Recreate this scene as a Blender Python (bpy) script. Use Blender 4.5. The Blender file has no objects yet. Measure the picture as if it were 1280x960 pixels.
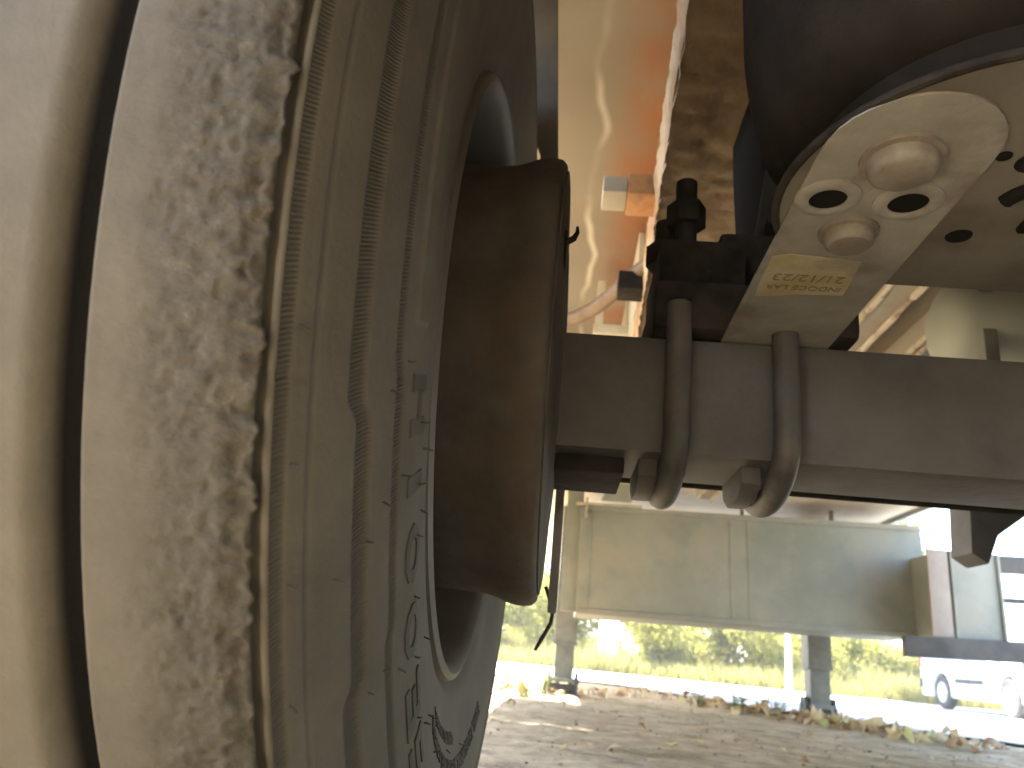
import bpy, bmesh, math, random
import numpy as np
from mathutils import Vector, Matrix

random.seed(7)
RNG = np.random.default_rng(7)
scene = bpy.context.scene
COL = scene.collection

# ------------------------------------------------------------------ camera
CAM_H = 0.255
right = Vector((0.99407279, 0.0546324, 0.0939925))
up = Vector((-0.07068039, -0.33214271, 0.94057722))
fwd = Vector((-0.08260492, 0.94164564, 0.32631259))
cam = bpy.data.cameras.new('camera')
cam.sensor_width = 36.0
cam.lens = 27.03
cam.clip_start = 0.01
cam.clip_end = 2000
cam.dof.use_dof = True
cam.dof.focus_distance = 0.52
cam.dof.aperture_fstop = 12.0
cam_o = bpy.data.objects.new('camera', cam)
COL.objects.link(cam_o)
M = Matrix.Identity(4)
for i in range(3):
    M[i][0] = right[i]; M[i][1] = up[i]; M[i][2] = -fwd[i]
M[2][3] = CAM_H
cam_o.matrix_world = M
scene.camera = cam_o

# ------------------------------------------------------------------ sky, sun, exposure
SUN_EL, SUN_AZ = math.radians(58), math.radians(-75)
world = bpy.data.worlds.new('World'); scene.world = world
world.use_nodes = True
wn = world.node_tree
sky = wn.nodes.new('ShaderNodeTexSky')
sky.sky_type = 'NISHITA'; sky.sun_disc = False
sky.sun_elevation = SUN_EL; sky.sun_rotation = SUN_AZ
bg = wn.nodes['Background']
wn.links.new(sky.outputs[0], bg.inputs[0]); bg.inputs[1].default_value = 0.135
sun = bpy.data.lights.new('sun', 'SUN')
sun.energy = 5.0; sun.angle = math.radians(0.5); sun.color = (1.0, 0.95, 0.88)
sun_o = bpy.data.objects.new('sun', sun); COL.objects.link(sun_o)
sv = Vector((math.sin(SUN_AZ)*math.cos(SUN_EL), math.cos(SUN_AZ)*math.cos(SUN_EL), math.sin(SUN_EL)))
sun_o.rotation_euler = (-sv).to_track_quat('-Z', 'Y').to_euler()
sun_o.location = sv*50
vs = scene.view_settings
vs.view_transform = 'Standard'; vs.look = 'None'; vs.exposure = 3.6; vs.gamma = 1.0
vs.use_curve_mapping = False
scene.cycles.use_denoising = True
scene.cycles.max_bounces = 10
scene.cycles.diffuse_bounces = 6
scene.cycles.sample_clamp_indirect = 8

# ------------------------------------------------------------------ noise
def _h(ix, iy, s):
    n = (ix.astype(np.int64)*374761393 + iy.astype(np.int64)*668265263 + s*982451653) & 0x7fffffff
    n = ((n ^ (n >> 13))*1274126177) & 0x7fffffff
    return ((n ^ (n >> 16)) & 0xffff)/65535.0
def vnoise(x, y, s=0):
    ix = np.floor(x); iy = np.floor(y); fx = x-ix; fy = y-iy
    fx = fx*fx*(3-2*fx); fy = fy*fy*(3-2*fy)
    a = _h(ix, iy, s); b = _h(ix+1, iy, s); c = _h(ix, iy+1, s); d = _h(ix+1, iy+1, s)
    return (a*(1-fx)+b*fx)*(1-fy)+(c*(1-fx)+d*fx)*fy
def fbm(x, y, o=4, s=0):
    v = 0; a = .5; t = 0
    for k in range(o):
        v = v+a*vnoise(x, y, s+k*17); t += a; a *= .5; x = x*2.03+11.3; y = y*2.03+5.7
    return v/t
def sstep(a, b, x):
    t = np.clip((x-a)/(b-a), 0, 1); return t*t*(3-2*t)

# ------------------------------------------------------------------ materials
def mat(name, c1, c2=None, rough=.7, metal=0., scale=8., detail=6., bump=0., bump_scale=None, c3=None, c3_scale=3., c3_amt=.5, spec=.4, stretch=(1, 1, 1), lo=.35, hi=.65, dist=.004):
    m = bpy.data.materials.new(name); m.use_nodes = True
    nt = m.node_tree; p = nt.nodes['Principled BSDF']
    p.inputs['Roughness'].default_value = rough; p.inputs['Metallic'].default_value = metal
    p.inputs['Specular IOR Level'].default_value = spec
    tc = nt.nodes.new('ShaderNodeTexCoord'); mp = nt.nodes.new('ShaderNodeMapping')
    mp.inputs['Scale'].default_value = stretch
    nt.links.new(tc.outputs['Object'], mp.inputs[0])
    def noise(s, d):
        n = nt.nodes.new('ShaderNodeTexNoise'); n.inputs['Scale'].default_value = s; n.inputs['Detail'].default_value = d
        n.inputs['Roughness'].default_value = .62
        nt.links.new(mp.outputs[0], n.inputs['Vector']); return n
    def ramp(src, a, b, ca, cb):
        r = nt.nodes.new('ShaderNodeValToRGB'); e = r.color_ramp.elements
        e[0].position = a; e[1].position = b; e[0].color = (*ca, 1); e[1].color = (*cb, 1)
        nt.links.new(src, r.inputs[0]); return r
    out = None
    if c2 is not None:
        out = ramp(noise(scale, detail).outputs[0], lo, hi, c1, c2).outputs[0]
        if c3 is not None:
            w = ramp(noise(c3_scale, 8).outputs[0], .5, .62, (0, 0, 0), (c3_amt,)*3)
            mx = nt.nodes.new('ShaderNodeMixRGB'); mx.inputs[2].default_value = (*c3, 1)
            nt.links.new(w.outputs[0], mx.inputs[0]); nt.links.new(out, mx.inputs[1]); out = mx.outputs[0]
        nt.links.new(out, p.inputs['Base Color'])
    else:
        p.inputs['Base Color'].default_value = (*c1, 1)
    if bump:
        b = nt.nodes.new('ShaderNodeBump'); b.inputs['Strength'].default_value = bump; b.inputs['Distance'].default_value = dist
        nt.links.new(noise(bump_scale or scale*4, 8).outputs[0], b.inputs['Height']); nt.links.new(b.outputs[0], p.inputs['Normal'])
    return m

MT = {}
MT['drum'] = mat('cast_iron_dusty', (0.042, 0.0378, 0.0318), (0.081, 0.0732, 0.0612), .85, 0, 13, bump=.5, bump_scale=90, c3=(0.066, 0.045, 0.027), c3_scale=11, c3_amt=.5, spec=.2, dist=.002)
MT['axle'] = mat('axle_black_paint', (0.0462, 0.04554, 0.04356), (0.0825, 0.08052, 0.07656), .65, 0, 9, bump=.5, bump_scale=60, c3=(0.099, 0.0858, 0.0693), c3_scale=5, c3_amt=.5, dist=.002)
MT['ubolt'] = mat('ubolt_steel', (0.036, 0.0348, 0.0324), (0.069, 0.066, 0.06), .62, .0, 30, bump=.5, bump_scale=110, c3=(0.09, 0.06, 0.039), c3_scale=14, c3_amt=.5, dist=.0015)
MT['arm'] = mat('arm_grey_paint', (0.1518, 0.1457, 0.1336), (0.2307, 0.2216, 0.2034), .8, 0, 14, bump=.6, bump_scale=60, c3=(0.09715, 0.0759, 0.05768), c3_scale=10, c3_amt=.75, spec=.25, dist=.002)
MT['armbolt'] = mat('bolt_rust_brown', (0.1162, 0.09874, 0.08131), (0.2033, 0.183, 0.1597), .75, .1, 30, bump=.4, bump_scale=150, spec=.3, dist=.001)
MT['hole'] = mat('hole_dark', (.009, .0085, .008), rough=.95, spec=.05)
MT['bellows'] = mat('bellows_rubber', (.007, .006, .005), (.017, .014, .012), .9, 0, 14, bump=.5, bump_scale=40, spec=.08)
MT['plate'] = mat('piston_plate_grey', (0.08063, 0.07392, 0.06495), (0.121, 0.112, 0.09852), .78, 0, 10, bump=.3, bump_scale=80, c3=(0.04927, 0.03359, 0.0224), c3_scale=9, c3_amt=.4, spec=.25, dist=.002)
MT['black'] = mat('black_dirty', (.012, .0105, .009), (.034, .029, .024), .9, 0, 20, bump=.7, bump_scale=60, spec=.1)
MT['box'] = mat('box_grey_paint', (0.189, 0.2052, 0.1782), (0.2538, 0.27, 0.2376), .65, 0, 2.6, bump=.2, bump_scale=18, c3=(0.2916, 0.2754, 0.2268), c3_scale=3.0, c3_amt=.6, dist=.006)
MT['boxstrip'] = mat('box_strip_brown', (.27, .23, .2), (.34, .3, .26), .7, 0, 5, bump=.2)
MT['legm'] = mat('leg_grey_green', (.085, .09, .08), (.135, .14, .125), .6, 0, 12, bump=.2, c3=(.19, .17, .14), c3_scale=5, c3_amt=.5)
MT['foot'] = mat('foot_dark', (.045, .05, .047), (.08, .085, .08), .65, .2, 20, bump=.3)
MT['hose'] = mat('rubber_hose', (.10, .06, .033), (.15, .095, .055), .6, 0, 30, bump=.2, bump_scale=200, dist=.001)
MT['cable'] = mat('cable_black', (.02, .02, .02), rough=.5)
MT['rim'] = mat('rim_grey_dusty', (.065, .06, .05), (.11, .10, .085), .6, .2, 6, bump=.15, c3=(.10, .09, .075), c3_scale=6, c3_amt=.4)
MT['vanpaint'] = mat('van_white_paint', (.40, .42, .43), (.46, .47, .48), .35, 0, 2)
MT['vanblack'] = mat('van_black_plastic', (.03, .03, .033), rough=.6)
MT['glass'] = mat('van_glass', (.03, .035, .04), rough=.08, spec=.8)
MT['lamp_red'] = mat('van_lamp_red', (.25, .03, .03), rough=.25)
MT['alloy'] = mat('van_wheel_silver', (.45, .45, .46), rough=.35, metal=.6)
MT['vantyre'] = mat('van_tyre_rubber', (.03, .03, .03), (.05, .048, .045), .85, 0, 12)
MT['pillar'] = mat('pillar_white_render', (.72, .70, .66), (.8, .79, .76), .85, 0, 3, bump=.3)
MT['bark'] = mat('bark_pale', (.16, .13, .10), (.30, .26, .21), .9, 0, 5, bump=.8, stretch=(4, 4, .6), dist=.02)
MT['concrete'] = mat('concrete_pale', (.40, .385, .35), (.50, .48, .44), .9, 0, .8, bump=.4, bump_scale=30, c3=(.33, .31, .27), c3_scale=.6, c3_amt=.6)

def leaf_mat(name, ca, cb, trans=.45):
    m = bpy.data.materials.new(name); m.use_nodes = True
    nt = m.node_tree; p = nt.nodes['Principled BSDF']; out = nt.nodes['Material Output']
    oi = nt.nodes.new('ShaderNodeObjectInfo'); geo = nt.nodes.new('ShaderNodeNewGeometry')
    ad = nt.nodes.new('ShaderNodeMath'); ad.operation = 'ADD'
    nt.links.new(oi.outputs['Random'], ad.inputs[0]); nt.links.new(geo.outputs['Random Per Island'], ad.inputs[1])
    fr = nt.nodes.new('ShaderNodeMath'); fr.operation = 'FRACT'; nt.links.new(ad.outputs[0], fr.inputs[0])
    mx = nt.nodes.new('ShaderNodeMixRGB'); mx.inputs[1].default_value = (*ca, 1); mx.inputs[2].default_value = (*cb, 1)
    nt.links.new(fr.outputs[0], mx.inputs[0]); nt.links.new(mx.outputs[0], p.inputs['Base Color'])
    p.inputs['Roughness'].default_value = .6
    tr = nt.nodes.new('ShaderNodeBsdfTranslucent'); nt.links.new(mx.outputs[0], tr.inputs[0])
    ms = nt.nodes.new('ShaderNodeMixShader'); ms.inputs[0].default_value = trans
    nt.links.new(p.outputs[0], ms.inputs[1]); nt.links.new(tr.outputs[0], ms.inputs[2]); nt.links.new(ms.outputs[0], out.inputs[0])
    return m
MT['leaf_green'] = leaf_mat('leaf_green', (.09, .13, .02), (.17, .20, .035))
MT['leaf_hedge'] = leaf_mat('leaf_hedge', (.16, .18, .025), (.34, .31, .07), .6)
MT['grass'] = leaf_mat('tall_grass', (.20, .20, .05), (.36, .32, .11), .55)
MT['leaf_tan'] = leaf_mat('leaf_dry_tan', (.48, .33, .15), (.68, .54, .33), .3)
MT['leaf_brown'] = leaf_mat('leaf_dry_brown', (.22, .13, .06), (.38, .24, .12), .25)
MT['leaf_yellow'] = leaf_mat('leaf_yellow', (.38, .36, .12), (.48, .43, .18), .25)

# ------------------------------------------------------------------ mesh helpers
def link(name, me, m, parent=None, smooth=False):
    o = bpy.data.objects.new(name, me); COL.objects.link(o)
    if m is not None and len(me.materials) == 0: me.materials.append(m)
    if parent is not None: o.parent = parent
    if smooth: me.polygons.foreach_set('use_smooth', [True]*len(me.polygons))
    return o
def tag(o, label=None, cat=None, group=None, kind=None):
    if label: o['label'] = label
    if cat: o['category'] = cat
    if group: o['group'] = group
    if kind: o['kind'] = kind
    return o
def empty(name, loc=(0, 0, 0), rz=0):
    o = bpy.data.objects.new(name, None); COL.objects.link(o); o.location = loc; o.rotation_euler[2] = rz; o.empty_display_size = .1
    return o
def pydata(name, v, f):
    me = bpy.data.meshes.new(name); me.from_pydata([tuple(map(float, p)) for p in v], [], [tuple(map(int, q)) for q in f]); me.update(); return me
def gridmesh(name, P, wrap=False):
    """P: (n, m, 3)"""
    n, m_ = P.shape[:2]
    me = bpy.data.meshes.new(name)
    idx = np.arange(n*m_).reshape(n, m_)
    a = idx if not wrap else np.vstack([idx, idx[:1]])
    q = np.stack([a[:-1, :-1], a[1:, :-1], a[1:, 1:], a[:-1, 1:]], -1).reshape(-1, 4)
    me.vertices.add(n*m_); me.vertices.foreach_set('co', P.reshape(-1).astype(np.float32))
    me.loops.add(q.size); me.loops.foreach_set('vertex_index', q.reshape(-1).astype(np.int32))
    me.polygons.add(len(q)); me.polygons.foreach_set('loop_start', np.arange(0, q.size, 4, dtype=np.int32))
    me.update(calc_edges=True); me.validate()
    me.polygons.foreach_set('use_smooth', [True]*len(me.polygons))
    return me
class MB:
    def __init__(s): s.v = []; s.f = []
    def add(s, v, f):
        b = len(s.v); s.v += [tuple(p) for p in v]; s.f += [tuple(b+i for i in q) for q in f]; return s
    def box(s, x0, x1, y0, y1, z0, z1, rot=None, c=None):
        v = [Vector((x, y, z)) for x in (x0, x1) for y in (y0, y1) for z in (z0, z1)]
        if rot is not None:
            c = Vector(c) if c is not None else Vector(((x0+x1)/2, (y0+y1)/2, (z0+z1)/2)); v = [c+rot@(p-c) for p in v]
        return s.add(v, [(0, 1, 3, 2), (4, 6, 7, 5), (0, 4, 5, 1), (2, 3, 7, 6), (0, 2, 6, 4), (1, 5, 7, 3)])
    def tube(s, pts, r, n=12, cap=True):
        pts = [Vector(p) for p in pts]; k = len(pts); rs = r if hasattr(r, '__len__') else [r]*k
        t0 = (pts[1]-pts[0]).normalized(); nrm = t0.orthogonal().normalized(); v = []; f = []
        for i, p in enumerate(pts):
            t = (pts[min(i+1, k-1)]-pts[max(i-1, 0)]).normalized()
            nrm = (nrm-t*nrm.dot(t)).normalized(); b = t.cross(nrm)
            v += [p+(nrm*math.cos(a)+b*math.sin(a))*rs[i] for a in (2*math.pi*j/n for j in range(n))]
        for i in range(k-1):
            f += [(i*n+j, i*n+(j+1) % n, (i+1)*n+(j+1) % n, (i+1)*n+j) for j in range(n)]
        if cap: f += [tuple(reversed(range(n))), tuple(range((k-1)*n, k*n))]
        return s.add(v, f)
    def lathe(s, prof, origin, axis='Z', n=32, a0=0, a1=2*math.pi):
        """prof: list of (radius, height along axis)"""
        o = Vector(origin); full = abs(a1-a0-2*math.pi) < 1e-6; m = n if full else n+1; v = []; f = []
        for r, h in prof:
            for j in range(m):
                a = a0+(a1-a0)*j/n; c, q = math.cos(a)*r, math.sin(a)*r
                v.append(o+Vector({'Z': (c, q, h), 'X': (h, c, q), 'Y': (c, h, q)}[axis]))
        for i in range(len(prof)-1):
            for j in range(n):
                j2 = (j+1) % m
                f.append((i*m+j, i*m+j2, (i+1)*m+j2, (i+1)*m+j))
        return s.add(v, f)
    def prism(s, poly, axis, a, b):
        """poly in the two other axes, extruded along axis"""
        def P(u, w, h): return {'X': (h, u, w), 'Y': (u, h, w), 'Z': (u, w, h)}[axis]
        n = len(poly); v = [P(u, w, a) for u, w in poly]+[P(u, w, b) for u, w in poly]
        return s.add(v, [tuple(range(n)), tuple(reversed(range(n, 2*n)))]+[(i, (i+1) % n, n+(i+1) % n, n+i) for i in range(n)])
    def mesh(s, name, bevel=0., seg=2, angle=35):
        me = pydata(name, s.v, s.f); bm = bmesh.new(); bm.from_mesh(me)
        bmesh.ops.remove_doubles(bm, verts=bm.verts, dist=1e-6)
        bmesh.ops.recalc_face_normals(bm, faces=bm.faces)
        if bevel:
            es = [e for e in bm.edges if len(e.link_faces) == 2 and e.calc_face_angle(0) > math.radians(angle)]
            bmesh.ops.bevel(bm, geom=es, offset=bevel, segments=seg, profile=.7, affect='EDGES', clamp_overlap=True)
        bm.to_mesh(me); bm.free(); return me
    def build(s, name, m, parent=None, bevel=0., smooth=False, auto=True):
        o = link(name, s.mesh(name, bevel), m, parent)
        if smooth or bevel:
            o.data.polygons.foreach_set('use_smooth', [True]*len(o.data.polygons))
            try: o.data.set_sharp_from_angle(angle=math.radians(38))
            except Exception: pass
        return o
def arc(c, r, a0, a1, n, plane='YZ', k=0.):
    out = []
    for i in range(n+1):
        a = math.radians(a0+(a1-a0)*i/n); u, w = c[0]+r*math.cos(a), c[1]+r*math.sin(a)
        out.append({'YZ': (k, u, w), 'XY': (u, w, k), 'XZ': (u, k, w)}[plane])
    return out

# ================================================================== ground
YC, ZC = .7393, .515
def gz(x, y):
    return -0.05*sstep(8., 14., y)
WIND = [(-.75, 5.3), (-.26, 5.13), (0.25, 5.6), (.58, 6.9), (.98, 6.5), (1.2, 5.6), (1.55, 5.3), (1.75, 4.96), (1.96, 4.6), (2.2, 4.4), (2.7, 3.9)]
def dist_wind(x, y):
    d = np.full(np.shape(x), 1e9)
    for (x0, y0), (x1, y1) in zip(WIND[:-1], WIND[1:]):
        dx, dy = x1-x0, y1-y0; t = np.clip(((x-x0)*dx+(y-y0)*dy)/(dx*dx+dy*dy), 0, 1)
        d = np.minimum(d, np.hypot(x-x0-t*dx, y-y0-t*dy))
    return d
def ground_z(x, y):
    x = np.asarray(x, float); y = np.asarray(y, float)
    near = 1-sstep(9, 16, np.hypot(x-.8, y-4))
    z = gz(x, y)
    z = z+near*((fbm(x*2.2, y*2.2, 3, 1)-.5)*.024+(fbm(x*7, y*10, 4, 5)-.5)*.020+(fbm(x*40, y*40, 3, 9)-.5)*.007)
    z = z+near*.018*np.exp(-(dist_wind(x, y)/.16)**2)*(.4+fbm(x*9, y*9, 3, 3))
    return z
xs = np.concatenate([-np.geomspace(300, 1.4, 26), np.linspace(-1.3, 3.4, 300), np.geomspace(3.5, 300, 30)])
ys = np.concatenate([-np.geomspace(200, 2.1, 16), np.linspace(-2, 1.4, 18), np.linspace(1.5, 7.5, 330), np.geomspace(7.55, 500, 60)])
X, Y = np.meshgrid(xs, ys, indexing='ij')
me = gridmesh('ground', np.stack([X, Y, ground_z(X, Y)], -1))
def ground_mat():
    m = bpy.data.materials.new('dirt_ground'); m.use_nodes = True; nt = m.node_tree; p = nt.nodes['Principled BSDF']
    p.inputs['Roughness'].default_value = .95; p.inputs['Specular IOR Level'].default_value = .15
    tc = nt.nodes.new('ShaderNodeTexCoord')
    def noise(s, d=8, sc=(1, 1, 1)):
        mp = nt.nodes.new('ShaderNodeMapping'); mp.inputs['Scale'].default_value = sc; nt.links.new(tc.outputs['Object'], mp.inputs[0])
        n = nt.nodes.new('ShaderNodeTexNoise'); n.inputs['Scale'].default_value = s; n.inputs['Detail'].default_value = d; n.inputs['Roughness'].default_value = .65
        nt.links.new(mp.outputs[0], n.inputs['Vector']); return n.outputs[0]
    def ramp(src, stops):
        r = nt.nodes.new('ShaderNodeValToRGB'); e = r.color_ramp.elements
        e[0].position, e[0].color = stops[0][0], (*stops[0][1], 1); e[1].position, e[1].color = stops[-1][0], (*stops[-1][1], 1)
        for a, c in stops[1:-1]:
            k = e.new(a); k.color = (*c, 1)
        nt.links.new(src, r.inputs[0]); return r.outputs[0]
    base = ramp(noise(6.5, 10, (1, 1.5, 1)), [(.32, (.19, .135, .08)), (.5, (.36, .275, .165)), (.66, (.50, .405, .265))])
    speck = ramp(noise(75, 4), [(.5, (0, 0, 0)), (.66, (.7, .7, .7))])
    mx = nt.nodes.new('ShaderNodeMixRGB'); mx.inputs[2].default_value = (.45, .36, .22, 1)
    nt.links.new(speck, mx.inputs[0]); nt.links.new(base, mx.inputs[1])
    gm = ramp(noise(1.1, 5), [(.52, (0, 0, 0)), (.66, (.5, .5, .5))])
    m2 = nt.nodes.new('ShaderNodeMixRGB'); m2.inputs[2].default_value = (.11, .105, .04, 1)
    nt.links.new(gm, m2.inputs[0]); nt.links.new(mx.outputs[0], m2.inputs[1])
    nt.links.new(m2.outputs[0], p.inputs['Base Color'])
    b = nt.nodes.new('ShaderNodeBump'); b.inputs['Strength'].default_value = .9; b.inputs['Distance'].default_value = .007
    nt.links.new(noise(60, 8), b.inputs['Height']); nt.links.new(b.outputs[0], p.inputs['Normal'])
    return m
tag(link('ground', me, ground_mat()), kind='structure')

# pale concrete yard beyond the dirt strip: irregular near edge
edge = [(-60, 7.2), (-8, 7.6), (-2, 8.0), (-.6, 8.2), (.5, 9.2), (.95, 8.2), (1.4, 7.0), (1.85, 6.2), (2.35, 5.5), (2.9, 4.6), (3.6, 3.4), (4.6, 1.5), (5.2, -8), (5.5, -60)]
pts = []
for (x0, y0), (x1, y1) in zip(edge[:-1], edge[1:]):
    n = max(2, int(math.hypot(x1-x0, y1-y0)/.12)) if abs(x0) < 5 and y0 > -2 else 4
    for i in range(n):
        t = i/n; x, y = x0+(x1-x0)*t, y0+(y1-y0)*t
        w = .16*(float(fbm(np.array(x*3.), np.array(y*3.), 4, 31))-.5)*2; pts.append((x+w*.6, y+w))
pts.append(edge[-1])
far_edge = [(120, -60), (120, 26), (30, 24), (14, 23), (8, 21.5), (4, 20.3), (0, 20.0), (-4, 19.4), (-30, 17), (-60, 16)]
bm = bmesh.new()
poly = [(x, y) for x, y in pts]+far_edge
vv = [bm.verts.new((x, y, 0)) for x, y in poly]
fc = bm.faces.new(vv); bmesh.ops.triangulate(bm, faces=[fc])
for cut in (8., 10., 11., 12., 13., 14., 15.):
    bmesh.ops.bisect_plane(bm, geom=bm.verts[:]+bm.edges[:]+bm.faces[:], plane_co=(0, cut, 0), plane_no=(0, 1, 0))
for v in bm.verts: v.co.z = float(gz(v.co.x, np.array(v.co.y)))+.022
bmesh.ops.recalc_face_normals(bm, faces=bm.faces)
if sum(f.normal.z for f in bm.faces) < 0: bmesh.ops.reverse_faces(bm, faces=bm.faces)
me = bpy.data.meshes.new('road'); bm.to_mesh(me); bm.free()
tag(link('road', me, MT['concrete']), kind='structure')

# ================================================================== semi trailer
TR = empty('semi_trailer', (0, YC, 0))
tag(TR, 'grey road trailer seen from underneath, worn tyre, axle and air suspension filling the view', 'trailer')
bpy.context.view_layer.update()
class P(MB):
    """geometry in world coordinates, re-based to the trailer's origin"""
    def build(s, name, m, parent=None, bevel=0., smooth=False, world=True):
        par = parent if parent is not None else TR
        o = MB.build(s, name, m, par, bevel, smooth)
        if parent is None:
            o.location = (0, -YC, 0)
        return o

# ---- tyre
def tyre_mesh():
    TX = -.31                                           # tread middle
    prof = []                                           # (X, R, kind)  outer to inner
    # outer sidewall (coarse)
    for R_, X_ in ((.283, -.528), (.31, -.53), (.35, -.54), (.40, -.546), (.45, -.536), (.49, -.52), (.51, -.508)):
        prof.append((X_, R_, 0, 0))
    def rib(x0, x1, n, r, rad=.006):
        out = []
        for i in range(n+1):
            x = x0+(x1-x0)*i/n; e = min(x-x0, x1-x); d = 0
            if e < rad: d = rad-math.sqrt(max(rad*rad-(rad-e)**2, 0))
            out.append((x, r-d, 0, 0))
        return out
    ribs = [(-.506, -.446, .520), (-.432, -.372, .5225), (-.358, -.285, .5235), (-.270, -.1905, .5225)]
    for a, b, r in ribs:
        prof += rib(a, b, 14, r)
        prof += [(b+.0008, r-.012, 0, 0), (b+.002, r-.024, 0, 0), (b+.008, r-.026, 0, 0), (b+.0125, r-.024, 0, 0)]
    prof[-1] = (-.1775, .498, 0, 0)
    # worn shoulder rib
    for x in np.linspace(-.1762, -.1165, 52):
        r = .5205-.0035*sstep(-.165, -.120, x)-.0035*sstep(-.128, -.1165, x)
        prof.append((float(x), float(r), 1, 0))
    prof += [(-.1152, .5130, 1, 0), (-.1165, .5105, 0, 0), (-.1200, .5060, 0, 0), (-.1190, .5030, 0, 0), (-.1150, .5065, 0, 0), (-.1128, .5090, 0, 1)]
    # inner sidewall
    base = np.array([(.5092, -.1125), (.505, -.108), (.49, -.100), (.47, -.091), (.45, -.084), (.43, -.079), (.41, -.0762), (.39, -.076), (.37, -.078), (.35, -.082), (.33, -.087), (.312, -.0905)])
    Rs = np.concatenate([np.arange(.5085, .404, -.00125), np.linspace(.403, .312, 26)])
    Xs = np.interp(Rs, base[::-1, 0], base[::-1, 1])
    k = np.ones(9)/9; Xp = np.convolve(np.pad(Xs, 4, 'edge'), k, 'valid'); 
    for R_, X_ in zip(Rs, Xp): prof.append((float(X_), float(R_), 0, 1))
    prof += [(-.0915, .304, 0, 0), (-.094, .298, 0, 0), (-.098, .292, 0, 0)]
    prof = np.array(prof)
    # angles: fine on the side that faces the camera; phi=0 faces the rear (-Y), positive up
    ph = np.concatenate([np.linspace(-80, 48, 760), np.linspace(50, 278, 115)])
    ph = np.radians(ph)
    n, m_ = len(ph), len(prof)
    Xg = np.tile(prof[:, 0], (n, 1)); Rg = np.tile(prof[:, 1], (n, 1)); W = prof[:, 2][None, :]; S = prof[:, 3][None, :]
    PH = np.tile(ph[:, None], (1, m_))
    fine = (PH < math.radians(49))*1.0
    # --- worn shoulder scrub
    a = PH*.52
    edge = sstep(-.162, -.135, Xg+.014*(fbm(a*22, Xg*5+3, 3, 41)-.5)*2)
    big = fbm(a*150, Xg*150, 4, 42)-.5
    small = fbm(a*340, Xg*330, 2, 43)-.5
    lip = sstep(-.128, -.117, Xg)
    dr = W*fine*((edge*.0018+.0003)*big*(.5+1.4*lip)+edge*.0016*small*(.8+.8*lip)+.0003*small)
    dr = dr-W*fine*.0009*sstep(.58, .72, fbm(a*230, Xg*200, 2, 47))*edge
    Rg = Rg+dr
    Xg = Xg+W*fine*lip*(.007*(fbm(a*150, Xg*0+1., 3, 44)-.62)+.006*(fbm(a*330, Xg*90, 2, 45)-.5))
    # fine wavy wear on the whole rib
    # --- sidewall relief
    deg = np.degrees(PH)
    def zig(seq, w=.8):
        """piecewise offset with soft jogs: list of (deg, offset) in falling degrees"""
        out = np.full(PH.shape, seq[0][1], float)
        for (d0, o0), (d1, o1) in zip(seq[:-1], seq[1:]):
            out = out+(o1-o0)*sstep(d1+w, d1-w, deg)
        return out
    j1 = zig([(48, .0), (-21.5, -.0062), (-37.5, .0), (-55, -.0062), (-71, 0)])
    j2 = zig([(48, .0), (-19.0, -.0028), (-36.0, .0008), (-53, -.0028), (-70, 0)])
    def band(c, w, s=.0011): return sstep(w/2+s, w/2, np.abs(Rg-c))
    B0 = band(.5055, .0040)                             # hatched line near the tread
    B1 = band(.4690+j1, .0075)
    B2 = band(.4385+j2, .0058)
    seam = band(.4925, .0008, .0008)
    h = -.0007*B0-.0014*B1-.0012*B2-.0011*seam
    # slightly raised panel between the bands and one beyond
    h = h+.0006*sstep(.4655, .4630, Rg-j1)*sstep(.4395, .4420, Rg-j2)
    blk = sstep(.424, .422, Rg)*sstep(.404, .406, Rg)*sstep(-16.2, -15.8, deg)
    h = h+.0016*blk
    # radial mould line
    h = h-.0006*sstep(.3, .12, np.abs(deg+19.8))*sstep(.509, .507, Rg)*sstep(.493, .4945, Rg)
    Xg = Xg+S*h
    hatch = S*np.maximum(np.maximum(B0, B1), B2)
    Pn = np.stack([Xg, -Rg*np.cos(PH), Rg*np.sin(PH)], -1)
    # flat spot at the ground
    zz = Pn[..., 2]; Pn[..., 2] = np.where(zz < -.513, -.513, zz)
    me = gridmesh('tyre', Pn, wrap=True)
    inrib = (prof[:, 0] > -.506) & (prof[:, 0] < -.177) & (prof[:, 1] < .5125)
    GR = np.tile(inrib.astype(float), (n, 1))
    for nm, arr in (('groove_shade', GR), ('phi', PH), ('rad', Rg), ('worn', W*(.25+.75*edge)*np.ones_like(PH)), ('hatch', hatch), ('side', S*np.ones_like(PH))):
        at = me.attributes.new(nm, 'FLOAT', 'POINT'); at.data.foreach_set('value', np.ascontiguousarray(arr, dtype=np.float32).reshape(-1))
    return me
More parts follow.
